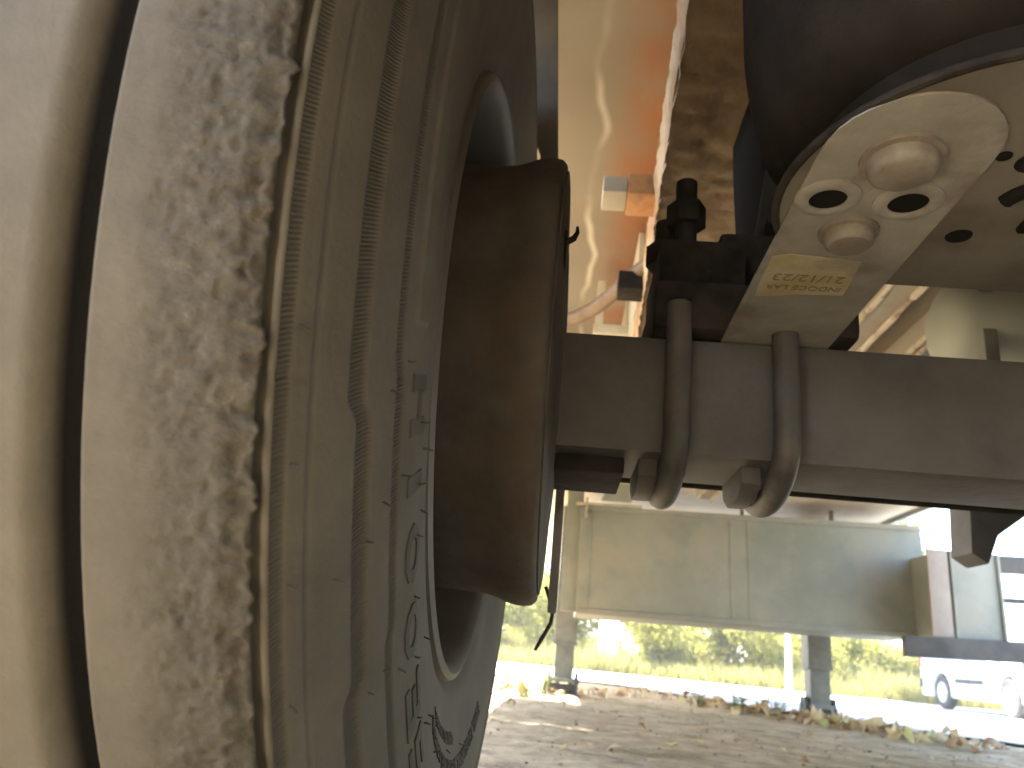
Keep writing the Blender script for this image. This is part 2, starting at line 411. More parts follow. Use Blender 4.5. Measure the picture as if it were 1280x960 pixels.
def tyre_mat():
    m = bpy.data.materials.new('tyre_rubber_dusty'); m.use_nodes = True; nt = m.node_tree; p = nt.nodes['Principled BSDF']
    p.inputs['Roughness'].default_value = .82; p.inputs['Specular IOR Level'].default_value = .3
    tc = nt.nodes.new('ShaderNodeTexCoord')
    def attr(n):
        a = nt.nodes.new('ShaderNodeAttribute'); a.attribute_name = n; return a.outputs['Fac']
    def math_(op, a, b=None, c=None):
        x = nt.nodes.new('ShaderNodeMath'); x.operation = op
        for i, v in enumerate((a, b, c)):
            if v is None: continue
            if isinstance(v, (int, float)): x.inputs[i].default_value = v
            else: nt.links.new(v, x.inputs[i])
        return x.outputs[0]
    def noise(s, d=6, sc=(1, 1, 1), r=.6):
        mp = nt.nodes.new('ShaderNodeMapping'); mp.inputs['Scale'].default_value = sc; nt.links.new(tc.outputs['Object'], mp.inputs[0])
        n = nt.nodes.new('ShaderNodeTexNoise'); n.inputs['Scale'].default_value = s; n.inputs['Detail'].default_value = d; n.inputs['Roughness'].default_value = r
        nt.links.new(mp.outputs[0], n.inputs['Vector']); return n.outputs[0]
    def ramp(src, stops):
        r = nt.nodes.new('ShaderNodeValToRGB'); e = r.color_ramp.elements
        e[0].position, e[0].color = stops[0][0], (*stops[0][1], 1); e[1].position, e[1].color = stops[-1][0], (*stops[-1][1], 1)
        for a, c in stops[1:-1]:
            k = e.new(a); k.color = (*c, 1)
        nt.links.new(src, r.inputs[0]); return r.outputs[0]
    def mix(f, a, b):
        x = nt.nodes.new('ShaderNodeMixRGB')
        for i, v in enumerate((f, a, b)):
            if isinstance(v, tuple): x.inputs[i].default_value = (*v, 1)
            elif isinstance(v, float): x.inputs[i].default_value = v
            else: nt.links.new(v, x.inputs[i])
        return x.outputs[0]
    worn, hatch, side, phi, rad = attr('worn'), attr('hatch'), attr('side'), attr('phi'), attr('rad')
    dust = ramp(noise(16, 8), [(.3, (0.06127, 0.05524, 0.04369)), (.7, (0.08939, 0.08085, 0.06428))])
    tread = ramp(noise(26, 8, (.6, 1, 1)), [(.3, (0.06473, 0.05803, 0.04553)), (.7, (0.09151, 0.08214, 0.06517))])
    scrub = ramp(noise(95, 10, r=.75), [(.26, (.046, .041, .033)), (.43, (.069, .062, .05)), (.59, (.088, .08, .066)), (.74, (.15, .139, .118))])
    c = mix(side, tread, dust)
    c = mix(worn, c, scrub)
    c = mix(math_('MULTIPLY', hatch, .55), c, (.035, .031, .025))
    c = mix(attr('groove_shade'), c, (.014, .013, .013))  # shade inside the grooves painted as near-black colour
    p.inputs['Base Color'].default_value = (.1, .1, .1, 1)
    nt.links.new(c, p.inputs['Base Color'])
    # hatching: slanted ribs along the bands
    w = math_('ADD', math_('MULTIPLY', phi, 1500.), math_('MULTIPLY', rad, 900.))
    sn = math_('SINE', w)
    hh = math_('MULTIPLY', math_('MULTIPLY', sn, hatch), .45)
    fine = math_('MULTIPLY', noise(260, 6), .5)
    wn_ = math_('MULTIPLY', math_('MULTIPLY', noise(330, 8, (1, 1.6, 1.6), r=.75), worn), 2.6)
    tot = math_('ADD', math_('ADD', hh, fine), wn_)
    b = nt.nodes.new('ShaderNodeBump'); b.inputs['Strength'].default_value = .75; b.inputs['Distance'].default_value = .0013
    nt.links.new(tot, b.inputs['Height']); nt.links.new(b.outputs[0], p.inputs['Normal'])
    return m
MT['tyre'] = tyre_mat()
tyre_me = tyre_mesh()
tyre = link('tyre', tyre_me, MT['tyre'], TR); tyre.location = (0, 0, ZC)
tag(tyre, label='dusty tyre with a scrubbed, crumbling shoulder rib')
base = np.array([(.5092, -.1125), (.505, -.108), (.49, -.100), (.47, -.091), (.45, -.084), (.43, -.079), (.41, -.0762), (.39, -.076), (.37, -.078), (.35, -.082), (.33, -.087), (.312, -.0905)])
def side_pt(R_, deg, lift=.0):
    x = float(np.interp(R_, base[::-1, 0], base[::-1, 1]))+lift; a = math.radians(deg)
    return (x, -R_*math.cos(a), R_*math.sin(a))
# raised lettering blocks: each glyph a bent patch standing proud of the sidewall
MT['letter'] = mat('tyre_letter_rubber', (0.0273, 0.02415, 0.01995), (0.04725, 0.042, 0.03465), .8, 0, 60, bump=.3, bump_scale=400, dist=.0006)
def glyph(polys, r0, r1, d0, dw, lift=.0009):
    """polys in unit square (u along circle, v outward)"""
    mb = MB()
    for poly in polys:
        top = []; bot = []
        # subdivide edges so long strokes follow the curve
        pp = []
        for (u0, v0), (u1, v1) in zip(poly, poly[1:]+poly[:1]):
            k = max(1, int(abs(u1-u0)*dw/.8))
            pp += [(u0+(u1-u0)*i/k, v0+(v1-v0)*i/k) for i in range(k)]
        for u, v in pp:
            top.append(side_pt(r0+(r1-r0)*v, d0+dw*u, lift)); bot.append(side_pt(r0+(r1-r0)*v, d0+dw*u, -.001))
        n = len(top)
        mb.add(top+bot, [tuple(range(n))]+[(i, n+i, n+(i+1) % n, (i+1) % n) for i in range(n)])
    return mb
def bar(u0, v0, u1, v1): return [(u0, v0), (u1, v0), (u1, v1), (u0, v1)]
def ring(u0, v0, u1, v1, t, n=10):
    out = []
    cu, cv, ru, rv = (u0+u1)/2, (v0+v1)/2, (u1-u0)/2, (v1-v0)/2
    for i in range(n):
        a, b = 2*math.pi*i/n, 2*math.pi*(i+1)/n
        out.append([(cu+ru*math.cos(a), cv+rv*math.sin(a)), (cu+ru*math.cos(b), cv+rv*math.sin(b)), (cu+ru*(1-t)*math.cos(b), cv+rv*(1-t)*math.sin(b)), (cu+ru*(1-t)*math.cos(a), cv+rv*(1-t)*math.sin(a))])
    return out
GL = {
    'H': [bar(0, 0, .28, 1), bar(.72, 0, 1, 1), bar(.28, .4, .72, .6)],
    'I': [bar(.2, 0, .8, 1)],
    'O': ring(0, 0, 1, 1, .42),
    'D': ring(0, 0, 1, 1, .45),
    'E': [bar(0, 0, .3, 1), bar(.3, 0, 1, .2), bar(.3, .4, .85, .6), bar(.3, .8, 1, 1)],
    'L': [bar(0, 0, .3, 1), bar(.3, 0, 1, .22)],
    'S': [bar(0, 0, 1, .2), bar(.7, .2, 1, .42), bar(0, .42, 1, .6), bar(0, .6, .3, .8), bar(0, .8, 1, 1)],
    'V': [[(0, 1), (.3, 1), (.5, .3), (.5, 0)], [(.5, 0), (.5, .3), (.7, 1), (1, 1)]],
}
letters = [('H', -21.5, 4.2), ('I', -27.0, 2.2), ('D', -32.2, 4.6), ('O', -38.5, 4.6), ('E', -45.6, 5.0), ('S', -52.0, 5.0), ('O', -58.5, 5.0), ('L', -64.5, 4.5), ('D', -70.5, 4.5), ('V', -77, 4.5), ('E', -84, 5), ('H', -91, 5), ('S', -98, 5)]
for k, (ch, d, w) in enumerate(letters):
    o = glyph(GL[ch], .398, .421, d-w/2, w).build('raised_letter', MT['letter'], tyre)
small = 'HEDSOLEIVHDEOSLEHIDSOEVLHES'
for k, ch in enumerate(small):
    glyph(GL[ch], .352, .364, -62-k*2.1, 1.5, .001).build('raised_letter', MT['letter'], tyre)
for k, ch in enumerate('SEHODLEVIHO'):
    glyph(GL[ch], .331, .341, -68-k*2.0, 1.4, .001).build('raised_letter', MT['letter'], tyre)
# vent hairs left from moulding: too small to pick apart
mb = MB()
hairs = [(.5005, -23.7), (.5005, -29.2), (.5005, -35.3), (.5005, -17.6), (.4785, -30.0), (.4785, -45), (.4575, -28.8), (.4575, -38.5), (.4465, -26.9), (.4445, -20.4), (.4445, -38.2), (.4285, -18.6), (.4285, -25.9), (.4285, -39.7), (.4125, -20.5), (.404, -22.8), (.404, -27.3), (.404, -31), (.392, -25), (.392, -29.8), (.404, -36), (.404, -41.5), (.404, -48), (.404, -56), (.404, -63), (.37, -44), (.37, -55), (.37, -63), (.37, -72), (.37, -82), (.37, -92), (.345, -66), (.345, -80), (.345, -95), (.43, -60), (.43, -75), (.43, -90), (.3880, -52), (.384, -68), (.384, -85)]
for R_, d in hairs:
    L = random.uniform(.0042, .0065); p0 = Vector(side_pt(R_, d, -.001)); q = Vector((L, random.uniform(-.0015, .0015), random.uniform(-.002, .0005)))
    mb.tube([p0, p0+q*.6, p0+q+Vector((0, 0, random.uniform(-.001, .001)))], [.0006, .0005, .00035], 6)
tag(mb.build('vent_hair', MT['cable'], tyre), kind='stuff')

# ---- rim
p = P()
p.lathe([(.2925, -.0985), (.290, -.0925), (.2845, -.090), (.2795, -.093), (.2760, -.101), (.2735, -.118), (.2700, -.150), (.262, -.175), (.250, -.19), (.247, -.26), (.265, -.33), (.272, -.42), (.285, -.53), (.292, -.532)], (0, YC, ZC), 'X', 96)
rim = p.build('rim', MT['rim'], smooth=True)
P().lathe([(.25, -.30), (.20, -.315), (.13, -.33), (.05, -.33), (.0, -.33)], (0, YC, ZC), 'X', 48).build('wheel_disc', MT['rim'], smooth=True)
# ---- brake drum and its back plate
p = P()
p.lathe([(.0, -.26), (.208, -.255), (.2105, -.215), (.2105, -.150), (.2105, -.120), (.2105, -.095), (.2108, -.078), (.2120, -.068), (.2145, -.059), (.2175, -.051), (.2195, -.042), (.2200, -.034), (.2185, -.0265), (.2145, -.0228), (.208, -.0220), (.200, -.0235)], (0, YC, ZC), 'X', 128)
drum = p.build('brake_drum', MT['drum'], smooth=True)
P().lathe([(.208, -.0235), (.2085, -.0205), (.200, -.0195), (.17, -.0190), (.13, -.016), (.085, -.014), (.0, -.014)], (0, YC, ZC), 'X', 96).build('dust_shield', MT['drum'], smooth=True)
P().prism([(.855, .555), (.885, .47), (.93, .30), (.945, .302), (.91, .47), (.885, .56)], 'X', -.0145, -.004).build('spider_plate', MT['arm'], bevel=.002)
bpy.context.view_layer.update()
clip = P().tube([(-.018, .60, .598), (-.011, .599, .602), (-.008, .600, .609), (-.0085, .601, .615)], [.003, .003, .002, .0012], 8)
clip.box(-.0205, -.0165, .592, .608, .575, .606)
clip.build('sensor_clip', MT['black'])

p = P(); p.prism([(-.043, .86), (-.070, .86), (-.074, .93), (-.118, 1.045), (-.16, 1.2475), (-.072, 1.2475)], 'Y', .93, .942); p.build('guard_stay', MT['axle'], bevel=.003)
# ---- axle beam
p = P()
p.box(-.035, 1.5, .679, .797, .434, .549)
axle = p.build('axle_beam', MT['axle'], bevel=.012)
p = P(); p.box(-.018, .05, .70, .80, .418, .4335); p.build('axle_pad', MT['black'], bevel=.003)
p = P(); p.tube([(-.015, .845, .452), (.5, .845, .452), (1.45, .845, .452)], .0105, 16); p.build('brake_camshaft', MT['black'], smooth=True)

# ---- u bolts round the axle
def ubolt(x, lean):
    yc, r = .738, .074
    path = [(x, yc-r-.002, .575), (x, yc-r-.002, .53), (x, yc-r-.002, .48), (x, yc-r-.002, .455)]
    for i in range(1, 20):
        a = math.radians(180+180*i/20); path.append((x+lean*math.sin(a)*0, yc+(r+.002)*math.cos(a), .455+(r*.62)*math.sin(a)))
    path += [(x, yc+r+.002, .455), (x, yc+r+.002, .53), (x, yc+r+.002, .70)]
    o = P().tube(path, .0118, 20).build('u_bolt', MT['ubolt'], smooth=True)
    return o
for x in (.0915, .1875): ubolt(x, 0)
# saddle pads the bolts sit in under the beam
for x in (.0715, .165):
    p = P(); p.prism([(.70, .4345), (.79, .4345), (.785, .418), (.765, .407), (.72, .407), (.70, .418)], 'X', x-.009, x+.009)
    p.build('u_bolt_saddle', MT['axle'], bevel=.003)

# ---- spring seat, studs and shock mount above the beam (dark cluster)
p = P(); p.box(.068, .255, .66, .84, .5505, .60); p.box(.075, .16, .69, .83, .60, .662)
p.box(.14, .20, .72, .86, .60, .69)
p.build('spring_seat', MT['black'], bevel=.008)
def stud(x, y, z0, z1, r=.0115):
    p = P(); p.tube([(x, y, z0), (x, y, z1)], r, 14)
    p.lathe([(0, z1-.055), (.021, z1-.055), (.021, z1-.03), (0, z1-.03)], (x, y, 0), 'Z', 6)
    p.build('stud_nut', MT['black'], smooth=False)
stud(.106, .735, .655, .757); stud(.088, .76, .65, .72); stud(.13, .80, .64, .715)
# hanger running up and forward to the chassis
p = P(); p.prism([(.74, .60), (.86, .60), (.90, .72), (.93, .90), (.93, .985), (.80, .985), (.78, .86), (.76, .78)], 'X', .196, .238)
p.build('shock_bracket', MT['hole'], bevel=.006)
P().tube([(.215, .79, .70), (.225, .74, .80), (.236, .70, .96)], [.027, .03, .03], 20).build('shock_absorber', MT['black'], smooth=True)

# ---- trailing arm over the axle with rounded rear end
AX0, AX1, AZ = .134, .2330, .55
def arm_poly():
    out = [(AX0, .735), (AX1, .735), (AX1, .40)]
    cx, r = (AX0+AX1)/2, (AX1-AX0)/2
    for i in range(1, 16):
        a = math.radians(i*180/16); out.append((cx+r*math.cos(a), .392-.052*math.sin(a)))
    return out+[(AX0, .40)]
p = P(); p.prism(arm_poly(), 'Z', AZ, AZ+.0016)
arm = p.build('trailing_arm', MT['arm'])
def sub(p, name, m, parent, bevel=0., smooth=False):
    o = MB.build(p, name, m, parent, bevel, smooth); return o
def disc_bolt(x, y, r, h, name='bolt', m='armbolt'):
    mb = MB(); z = AZ
    mb.lathe([(0, z-h), (r*.80, z-h), (r*.93, z-h+.0018), (r, z-h+.005), (r, z-.002), (r*1.03, z+.001)], (x, y, 0), 'Z', 40)
    mb.lathe([(r*1.20, z+.001), (r*1.20, z-.0026), (r*1.0, z-.003)], (x, y, 0), 'Z', 40)
    return sub(mb, name, MT[m], arm, smooth=True)
disc_bolt(.1815, .395, .0195, .013); disc_bolt(.180, .479, .0165, .012)
def bush(x, y, r):
    mb = MB(); z = AZ
    mb.lathe([(r*1.75, z+.001), (r*1.72, z-.0012), (r*1.5, z-.0026), (r*1.15, z-.003), (r, z-.0022), (r, z+.0)], (x, y, 0), 'Z', 40)
    o = sub(mb, 'bush_ring', MT['arm'], arm, smooth=True)
    mb = MB(); mb.lathe([(r*1.01, z-.0006), (r*.98, z-.0008), (0, z-.0008)], (x, y, 0), 'Z', 32)
    sub(mb, 'bolt_hole_shade', MT['hole'], arm)  # flat black disc stands for the shade inside the hole
bush(.1535, .4395, .0118); bush(.2035, .4395, .0122)
# inspection sticker, its upper corner torn
z = AZ-.0012
v = [(.1385, .5175), (.1500, .5125), (.196, .517), (.2035, .5185), (.2075, .560), (.2085, .5735), (.175, .5760), (.1415, .5840), (.1395, .56)]
mb = MB(); n = len(v); mb.add([(x, y, z) for x, y in v]+[(x, y, z+.0007) for x, y in v], [tuple(range(n)), tuple(reversed(range(n, 2*n)))]+[(i, (i+1) % n, n+(i+1) % n, n+i) for i in range(n)])
MT['sticker'] = mat('sticker_yellowed', (0.32, 0.2752, 0.1984), (0.256, 0.2112, 0.1024), .6, 0, 24, c3=(0.1728, 0.1536, 0.1216), c3_scale=22, c3_amt=.8, lo=.4, hi=.6)
sub(mb, 'sticker', MT['sticker'], arm)
def text(body, size, loc, rot, m, parent, name, sx=1.):
    cu = bpy.data.curves.new(name, 'FONT'); cu.body = body; cu.size = size; cu.align_x = 'CENTER'; cu.align_y = 'CENTER'; cu.extrude = .0001; cu.resolution_u = 3
    t = bpy.data.objects.new('tmp_text', cu); COL.objects.link(t)
    bpy.context.view_layer.update(); dg = bpy.context.evaluated_depsgraph_get()
    me = bpy.data.meshes.new_from_object(t.evaluated_get(dg)); me.materials.clear(); me.materials.append(m)
    bpy.data.objects.remove(t); bpy.data.curves.remove(cu)
    me.transform(Matrix.Translation(loc) @ rot @ Matrix.Diagonal((sx, 1, 1, 1)))
    o = bpy.data.objects.new(name, me); COL.objects.link(o); o.parent = parent; return o
MT['ink'] = mat('sticker_ink', (.10, .085, .06), (.17, .14, .09), .7, 0, 60)
# seen from below the print is upside down to the viewer: rotated half a turn in the plate's plane
flip = Matrix(((-1, 0, 0, 0), (0, 1, 0, 0), (0, 0, -1, 0), (0, 0, 0, 1)))
text('21/12/23', .0155, (.1735, .5470, z-.0004), flip, MT['ink'], arm, 'sticker_date', 1.0)
text('INDOCE LAR', .0105, (.1745, .5635, z-.0004), flip, MT['ink'], arm, 'sticker_line', .95)

# ---- air spring on the arm: piston plate below, bellows above
BX, BY, BR = .252, .434, .128
poly = []
for i in range(49):
    a = math.radians(100+i*(340-100)/48*1.0); poly.append((BX+BR*math.cos(a), BY+BR*math.sin(a)))
poly = [q for q in poly if q[1] < .556]
poly = [(BX-.062, .556)]+poly+[(BX+.16, .44), (BX+.16, .556)]
p = P(); p.prism(poly, 'Z', .5517, .5550)
bell = P().lathe([(.0, .556), (.100, .556), (.112, .585), (.118, .600), (.140, .609), (.151, .628), (.158, .66), (.162, .70), (.163, .76), (.160, .83), (.150, .90), (.12, .94), (0, .94)], (BX+.018, BY+.018, 0), 'Z', 72).build('air_spring', MT['bellows'], smooth=True)
pl = MB.build(p, 'piston_plate', MT['plate'], bell, .0008)
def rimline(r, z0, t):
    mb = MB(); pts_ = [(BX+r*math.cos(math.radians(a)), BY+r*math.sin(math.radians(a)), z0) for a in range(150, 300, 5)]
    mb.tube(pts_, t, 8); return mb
MB.build(rimline(.1285, .5533, .0030), 'plate_edge_shade', MT['black'], bell, smooth=True)  # black bead laid over the plate's lit edge to darken it
mb = MB(); mb.tube([(BX+.032+.024*math.cos(math.radians(a)), BY+.004+.024*math.sin(math.radians(a)), .5510) for a in range(-170, 100, 10)], .0055, 10)
MB.build(mb, 'retaining_ring', MT['hole'], bell, smooth=True)
for x, y, r in ((.2540, .480, .0085), (.2565, .396, .010), (.2375, .3915, .0045)):
    mb = MB(); mb.lathe([(0, .5510), (r*.97, .5510), (r, .5516)], (x, y, 0), 'Z', 28); MB.build(mb, 'plate_hole_shade', MT['hole'], bell)  # black discs paint the dark of the holes onto the plate

# ---- deck underside and chassis
def floor_mat():
    m = bpy.data.materials.new('deck_sheet_cream'); m.use_nodes = True; nt = m.node_tree; p = nt.nodes['Principled BSDF']
    p.inputs['Roughness'].default_value = .55; p.inputs['Specular IOR Level'].default_value = .35
    tc = nt.nodes.new('ShaderNodeTexCoord'); sx = nt.nodes.new('ShaderNodeSeparateXYZ'); nt.links.new(tc.outputs['Object'], sx.inputs[0])
    def mth(op, a, b=None, c=None):
        x = nt.nodes.new('ShaderNodeMath'); x.operation = op
        for i, v in enumerate((a, b, c)):
            if v is None: continue
            if isinstance(v, (int, float)): x.inputs[i].default_value = v
            else: nt.links.new(v, x.inputs[i])
        return x.outputs[0]
    def noise(s, d=6, sc=(1, 1, 1)):
        mp = nt.nodes.new('ShaderNodeMapping'); mp.inputs['Scale'].default_value = sc; nt.links.new(tc.outputs['Object'], mp.inputs[0])
        n = nt.nodes.new('ShaderNodeTexNoise'); n.inputs['Scale'].default_value = s; n.inputs['Detail'].default_value = d
        nt.links.new(mp.outputs[0], n.inputs['Vector']); return n.outputs[0]
    def ramp(src, stops):
        r = nt.nodes.new('ShaderNodeValToRGB'); e = r.color_ramp.elements
        e[0].position, e[0].color = stops[0][0], (*stops[0][1], 1); e[1].position, e[1].color = stops[-1][0], (*stops[-1][1], 1)
        for a, c in stops[1:-1]:
            k = e.new(a); k.color = (*c, 1)
        nt.links.new(src, r.inputs[0]); return r.outputs[0]
    def mix(f, a, b):
        x = nt.nodes.new('ShaderNodeMixRGB')
        for i, v in enumerate((f, a, b)):
            if isinstance(v, tuple): x.inputs[i].default_value = (*v, 1)
            elif isinstance(v, float): x.inputs[i].default_value = v
            else: nt.links.new(v, x.inputs[i])
        return x.outputs[0]
    basec = ramp(noise(2.2, 6), [(.3, (0.1428, 0.1156, 0.0816)), (.7, (0.204, 0.1734, 0.1292))])
    # rust creeping out from the beam line (runs along Y at about X .13)
    d = mth('ABSOLUTE', mth('SUBTRACT', sx.outputs[0], mth('ADD', mth('MULTIPLY', noise(5, 5, (1, .8, 1)), .09), .095)))
    rust = ramp(d, [(.0, (1, 1, 1)), (.045, (.85, .85, .85)), (.12, (0, 0, 0))])
    rust2 = mth('MULTIPLY', rust, ramp(noise(9, 7), [(.3, (.25, .25, .25)), (.6, (1, 1, 1))]))
    c = mix(rust2, basec, (.22, .08, .025))
    # brown blotches
    bl = ramp(noise(3.1, 5, (1, .5, 1)), [(.62, (0, 0, 0)), (.74, (.45, .45, .45))])
    c = mix(bl, c, (.30, .19, .11))
    # wavy tide lines left by water
    wx = mth('ADD', sx.outputs[0], mth('MULTIPLY', noise(3.0, 2, (.4, 1, 1)), .12))
    line = None
    for x0, w in ((.070, .0045),):
        l = ramp(mth('ABSOLUTE', mth('SUBTRACT', wx, x0)), [(0., (.5, .5, .5)), (w*2.6, (0, 0, 0))])
        line = l if line is None else mth('MAXIMUM', line, l)
    c = mix(mth('MULTIPLY', line, ramp(noise(2.6, 3), [(.4, (.1, .1, .1)), (.6, (1, 1, 1))])), c, (.74, .68, .57))
    nt.links.new(c, p.inputs['Base Color'])
    b = nt.nodes.new('ShaderNodeBump'); b.inputs['Strength'].default_value = .25; b.inputs['Distance'].default_value = .004
    nt.links.new(noise(14, 5), b.inputs['Height']); nt.links.new(b.outputs[0], p.inputs['Normal'])
    return m
MT['floor'] = floor_mat()
DX0, DX1, DY0, DY1, DZ = -.56, 2.02, -5.6, 9.7, 1.25
p = P(); p.box(DX0, DX1, DY0, 2.35, DZ, DZ+.13); deck = p.build('deck', MT['floor'])
MT['floor_lit'] = mat('deck_sheet_lit', (.46, .40, .31), (.60, .53, .42), .6, 0, 1.6, bump=.25, c3=(.30, .20, .12), c3_scale=2.2, c3_amt=.55, stretch=(1, .6, 1))  # front sheet coloured lighter to carry the light falling there
p = P(); p.box(DX0, DX1, 2.354, DY1, DZ, DZ+.13); p.build('deck', MT['floor_lit'])
p = P(); p.box(DX0-.03, DX0-.001, DY0, DY1, DZ-.02, DZ+.16); p.build('side_rail', MT['box'], bevel=.006)
p = P(); p.box(DX1+.001, DX1+.03, DY0, DY1, DZ-.02, DZ+.16); p.build('side_rail', MT['box'], bevel=.006)
p = P(); p.box(-.50, 1.96, -5.3, -5.2, .40, .62); p.build('blocker_bar', MT['axle'], bevel=.01)  # bar, posts, flaps and beam added unseen to block light from behind
for x in (.2, 1.2):
    p = P(); p.box(x, x+.08, -5.19, -5.1, .45, 1.2485); p.build('blocker_post', MT['axle'], bevel=.006)
for x in (-.50, 1.50):
    p = P(); p.box(x, x+.44, -4.2, -4.188, .22, 1.2485); p.build('blocker_flap', MT['black'], bevel=.002)
p = P(); p.box(-.55, 2.0, -5.59, -5.50, .95, 1.2485); p.build('blocker_beam', MT['box'], bevel=.006)
for k in range(6):
    y0 = -5.0+k*1.4
    p = P(); p.box(2.0, 2.016, y0, y0+1.392, .52, 1.2485); p.build('blocker_skirt', MT['box'], bevel=.004)  # skirts added out of view to block sky light from the right
for k in range(2):
    y0 = 1.75+k*1.6
    p = P(); p.box(-.552, -.536, y0, y0+1.592, .48, 1.2485); p.build('blocker_skirt', MT['box'], bevel=.004)  # skirts added out of view to keep sun off the ground ahead
# main chassis beam: slightly skewed, flange edge flaking with rust
MT['flange'] = mat('flange_undercoat', (0.1122, 0.07905, 0.04845), (0.1734, 0.1326, 0.0867), .9, 0, 10, bump=1.0, bump_scale=30, c3=(0.051, 0.03315, 0.0204), c3_scale=8, c3_amt=.6, spec=.2, dist=.010, stretch=(1, .6, 1))
MT['flange_edge'] = mat('flange_edge_rust', (.30, .20, .11), (.42, .31, .20), .85, 0, 22, bump=.9, bump_scale=70, c3=(.30, .14, .06), c3_scale=16, c3_amt=.7, dist=.006)
def skew(x, y): return x+.0378*(y-.67)
FZ = .95
ny = 150
yy = np.concatenate([np.linspace(-1.4, .5, 20), np.linspace(.52, 1.9, 230), np.linspace(1.95, 2.6, 20)]); us = np.linspace(0, 1, 18)
U, V = np.meshgrid(us, yy, indexing='xy')
Xf = .0945+.155*U+.0378*np.clip(V-.67, -.6, 2)+.004*(fbm(V*22, U*0+2., 3, 61)-.5)*(U < .02)
Zf = FZ+.006*(fbm(V*16, U*3.2, 4, 62)-.5)+.015*(fbm(V*45, U*7, 3, 63)-.5)
me = gridmesh('chassis_beam', np.stack([Xf, V-YC, Zf], -1))
cb = link('chassis_beam', me, MT['flange'], TR)
def ribbon(xa, xb, za, zb, name, m, nz=6):
    w = np.linspace(0, 1, nz); A, Bv = np.meshgrid(w, yy, indexing='xy')
    Pn = np.stack([xa+(xb-xa)*A+.0378*np.clip(Bv-.67, -.6, 2)+.008*(fbm(Bv*34, A*2+5, 4, 71)-.5), Bv-YC, za+(zb-za)*A+.006*(fbm(Bv*30, A*3, 4, 72)-.5)], -1)
    return link(name, gridmesh(name, Pn), m, cb)
ribbon(.0955, .0885, FZ-.004, FZ+.062, 'flange_edge', MT['flange_edge'], 14)
ribbon(.0885, .160, FZ+.062, FZ+.060, 'flange_top', MT['flange_edge'], 4)
ribbon(.162, .163, FZ+.01, DZ+.002, 'web', MT['flange'], 10)
ribbon(.250, .251, FZ-.002, FZ+.02, 'flange_edge', MT['flange_edge'])
# outrigger stubs on the beam's outer side, the first rusty
MT['rust'] = mat('bracket_rust', (.36, .16, .06), (.50, .29, .15), .85, 0, 14, bump=.6, bump_scale=60, c3=(.20, .08, .04), c3_scale=14, c3_amt=.7)
MT['stub'] = mat('bracket_cream', (.36, .32, .25), (.45, .41, .33), .7, 0, 12, bump=.3)
p = P(); p.box(.022, .062, 1.10, 1.16, .985, 1.015); p.build('outrigger_stub', MT['stub'], bevel=.003)
p = P(); p.box(.0635, .118, 1.095, 1.165, .980, 1.018); p.build('outrigger_plate', MT['rust'], bevel=.003)
p = P(); p.box(.071, .150, 1.40, 1.46, .960, 1.000); p.build('outrigger_stub', MT['black'], bevel=.003)
p = P(); p.box(.035, .150, 1.84, 1.90, 1.05, 1.075); p.box(.04, .06, 1.84, 1.90, 1.075, 1.20); p.build('outrigger_stub', MT['stub'], bevel=.003)
p = P(); p.box(.150, .165, 1.5, 2.6, .96, 1.2); p.build('outrigger_plate', MT['stub'], bevel=.003)
p = P(); p.box(.125, .140, 1.62, 2.4, 1.0, 1.22); p.build('outrigger_plate', MT['stub'], bevel=.003)
for y in (2.5, 3.2, 3.9):
    p = P(); p.box(-.50, .10, y, y+.05, 1.19, 1.2485); p.build('cross_member', MT['stub'], bevel=.004)
# air hose sweeping from the wheel to the beam
p = P(); p.tube([(-.30, 1.80, .985), (-.15, 1.72, 1.0), (-.06, 1.69, 1.005), (-.01, 1.655, 1.005), (.03, 1.59, 1.0), (.07, 1.50, 1.0), (.10, 1.43, 1.002), (.14, 1.36, 1.01), (.2, 1.3, 1.02)], .0165, 18)
p.build('air_hose', MT['hose'], smooth=True)
# stringers along the deck on the right
MT['stringer'] = mat('stringer_paint', (.26, .235, .195), (.34, .31, .26), .7, 0, 6, bump=.3, c3=(.22, .15, .09), c3_scale=6, c3_amt=.5)
MT['edgelight'] = mat('edge_lit_paint', (.46, .40, .31), (.60, .54, .44), .7, 0, 14, bump=.5, bump_scale=60, c3=(.20, .12, .07), c3_scale=9, c3_amt=.8)  # pale colour paints the light caught along the stringer edges
for x0, x1 in ((.742, .832), (.955, .992)):
    p = P(); p.box(x0, x1, .9, 4.5, 1.190, 1.2485); s_ = p.build('stringer', MT['stringer'], bevel=.003)
    for xa in (x0, x1-.012):
        mb = MB(); 
        for i in range(36):
            y0 = .9+i*.1; mb.box(xa+random.uniform(-.002, .002), xa+.012+random.uniform(-.002, .002), y0, y0+.0995, 1.178+random.uniform(-.003, .003), 1.1895)
        MB.build(mb, 'stringer_lit_lip', MT['edgelight'], s_, .002)
p = P(); p.box(1.30, 1.46, -5.0, 1.6, .95, .97); p.box(1.375, 1.39, -5.0, 1.6, .9705, 1.2485); p.build('chassis_beam', MT['stringer'], bevel=.003)
# air tank slung across, only its near end in view
p = P(); p.lathe([(0, .80), (.05, .805), (.085, .822), (.10, .85), (.10, 1.25), (.085, 1.28), (0, 1.30)], (0, 1.66, 1.045), 'X', 40); p.build('air_tank', MT['box'], smooth=True)
p = P(); p.box(.86, .89, 1.57, 1.60, .90, 1.25); p.build('tank_strap', MT['legm'], bevel=.003)
p = P(); p.prism([(.955, .90), (1.0, .90), (1.02, 1.02), (.99, 1.06), (.94, 1.0)], 'Y', 1.48, 1.52); p.build('tank_bracket', MT['axle'], bevel=.004)
